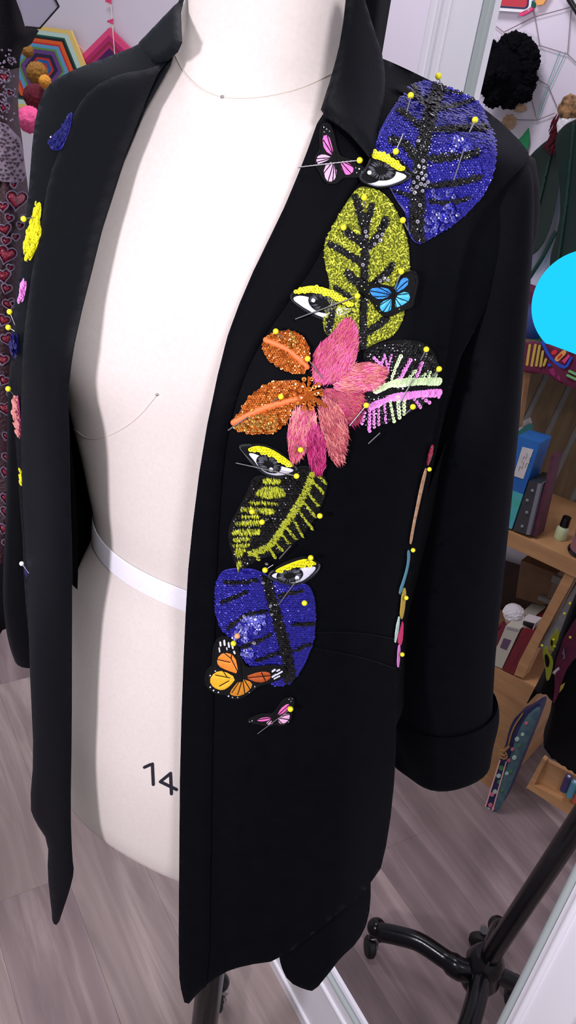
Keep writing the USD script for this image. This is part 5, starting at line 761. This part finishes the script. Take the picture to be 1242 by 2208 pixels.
# crate on the floor
CR = Plane((.62, 1.21), (.8, -.6)); t = Thing('pine_crate', 'low pine crate on the floor at the right edge holding fabric rolls', 'crate')
t.part('front_rail', block([(1134, 1698), (1148, 1692), (1300, 1772), (1300, 1800), (1226, 1757)], CR, 0, .012), 'pine'); t.part('side_rail', block([(1170, 1634), (1177, 1640), (1150, 1696), (1134, 1700)], CR, .002, .012), 'pine'); t.part('inner_panel', block([(1177, 1640), (1320, 1712), (1300, 1774), (1148, 1692)], CR, .012, .01), 'pine'); t.done()
for c_, m_, lb in (((1221, 1690), 'roll_purple', 'purple fabric roll in the pine crate'), ((1234, 1702), 'roll_teal', 'pale teal fabric roll in the pine crate'), ((1248, 1716), 'roll_red', 'red fabric roll in the pine crate')):
    a = CR(np.array([(c_[0] + 6, c_[1] - 16)], float), -.006)[0]; b = CR(np.array([(c_[0] - 6, c_[1] + 14)], float), -.006)[0]; t = Thing('fabric_roll', lb, 'fabric', 'fabric rolls in the pine crate'); t.part('roll', tube([a, b], .0075, 16), m_, 40); t.part('core', tube([a + (a - b) * .02, a], .003, 10), 'paper', 40); t.done()
# second jacket
def ctl(P, d): v = P - C; w = v @ Fw; return (621 + F_ * (v @ Rt) / w, 1104 - F_ * (v @ Up) / w, w - d)
J2 = Field([(1145, 1520, 1.20), (1160, 1620, 1.25), (1200, 1380, 1.11), (1242, 1690, 1.24), ctl(hub2 + pd * .75, .03), ctl(hub2 + pd * .95, .03)], 1)
t = Thing('second_jacket', 'second black jacket with maroon panel on a stand at the right edge', 'jacket')
t.part('body', sheet(poly([(1560, 1080), (1400, 1100), (1260, 1200), (1242, 1230), (1224, 1300), (1206, 1346), (1192, 1385), (1176, 1430), (1158, 1470), (1144, 1500), (1128, 1532), (1116, 1556), (1136, 1534), (1162, 1510), (1182, 1526), (1173, 1546), (1170, 1572), (1155, 1614), (1160, 1628), (1182, 1652), (1242, 1692), (1400, 1740), (1560, 1700)], 1), J2, .05, 10, -.05, 16), 'dress_black', True)
J3 = lift(J2, .002); t.part('maroon_panel', sheet(poly([(1330, 1200), (1280, 1280), (1222, 1360), (1204, 1410), (1196, 1440), (1198, 1480), (1192, 1520), (1204, 1500), (1212, 1470), (1228, 1430), (1260, 1400), (1400, 1260)], 1), J3, .001, 8), 'cloth_maroon', True); t.done()
def j2patch(name, label, gs):
    t = Thing(name, label, 'patch')
    for nm, pts, m_, n in gs: t.part(nm, sheet(poly(pts, n), lift(J2, .003), .0015, 5, .0016 if nm != 'leaf' else 0), m_, True)
    t.done()
j2patch('yellow_leaf_patch', 'mustard yellow leaf patch on the second jacket, upper of two', [('leaf', [(1194, 1366), (1202, 1350), (1208, 1362), (1206, 1376), (1198, 1392), (1195, 1402), (1188, 1396), (1186, 1376)], 'lime_a', 1), ('vein', [(1191, 1374), (1195, 1376), (1194, 1390), (1191, 1386)], 'patch_black', 1)])
j2patch('yellow_leaf_patch', 'mustard yellow leaf patch with black cutouts on the second jacket, lower of two', [('leaf', [(1175, 1390), (1172, 1406), (1178, 1432), (1180, 1466), (1188, 1460), (1195, 1432), (1194, 1416), (1186, 1404), (1182, 1392)], 'lime_a', 1), ('vein', [(1178, 1404), (1186, 1412), (1188, 1428), (1182, 1436), (1178, 1420)], 'patch_black', 1)])
j2patch('yellow_star_patch', 'small yellow pointed patch low on the second jacket', [('leaf', [(1221, 1468), (1216, 1480), (1208, 1490), (1211, 1474)], 'cloth_gold', 0)])
j2patch('silver_motif', 'silver stitched triangle on the maroon panel of the second jacket', [('outline', [(1219, 1389), (1222, 1414), (1216, 1416), (1219, 1408), (1215, 1404)], 'heart_silver', 0)])
j2patch('silver_motif', 'silver sequin sprig under the maroon panel of the second jacket', [('outline', [(1196, 1442), (1208, 1432), (1210, 1438), (1202, 1444), (1200, 1450), (1194, 1446)], 'silver_sequin', 0)])
for lb, hd in (('highest on the second jacket at the right edge', (1234, 1294)), ('second from the top on the second jacket', (1222, 1316)), ('on the maroon panel of the second jacket', (1234, 1367)), ('off the left edge of the second jacket', (1173, 1385)), ('at the lower end of the upper mustard leaf', (1200, 1386)), ('on the upper mustard leaf of the second jacket', (1198, 1372))): pin('yellow ball-headed pin ' + lb, hd, (hd[0] + 4, hd[1] + 7), lift(J2, .003), r=2.8)
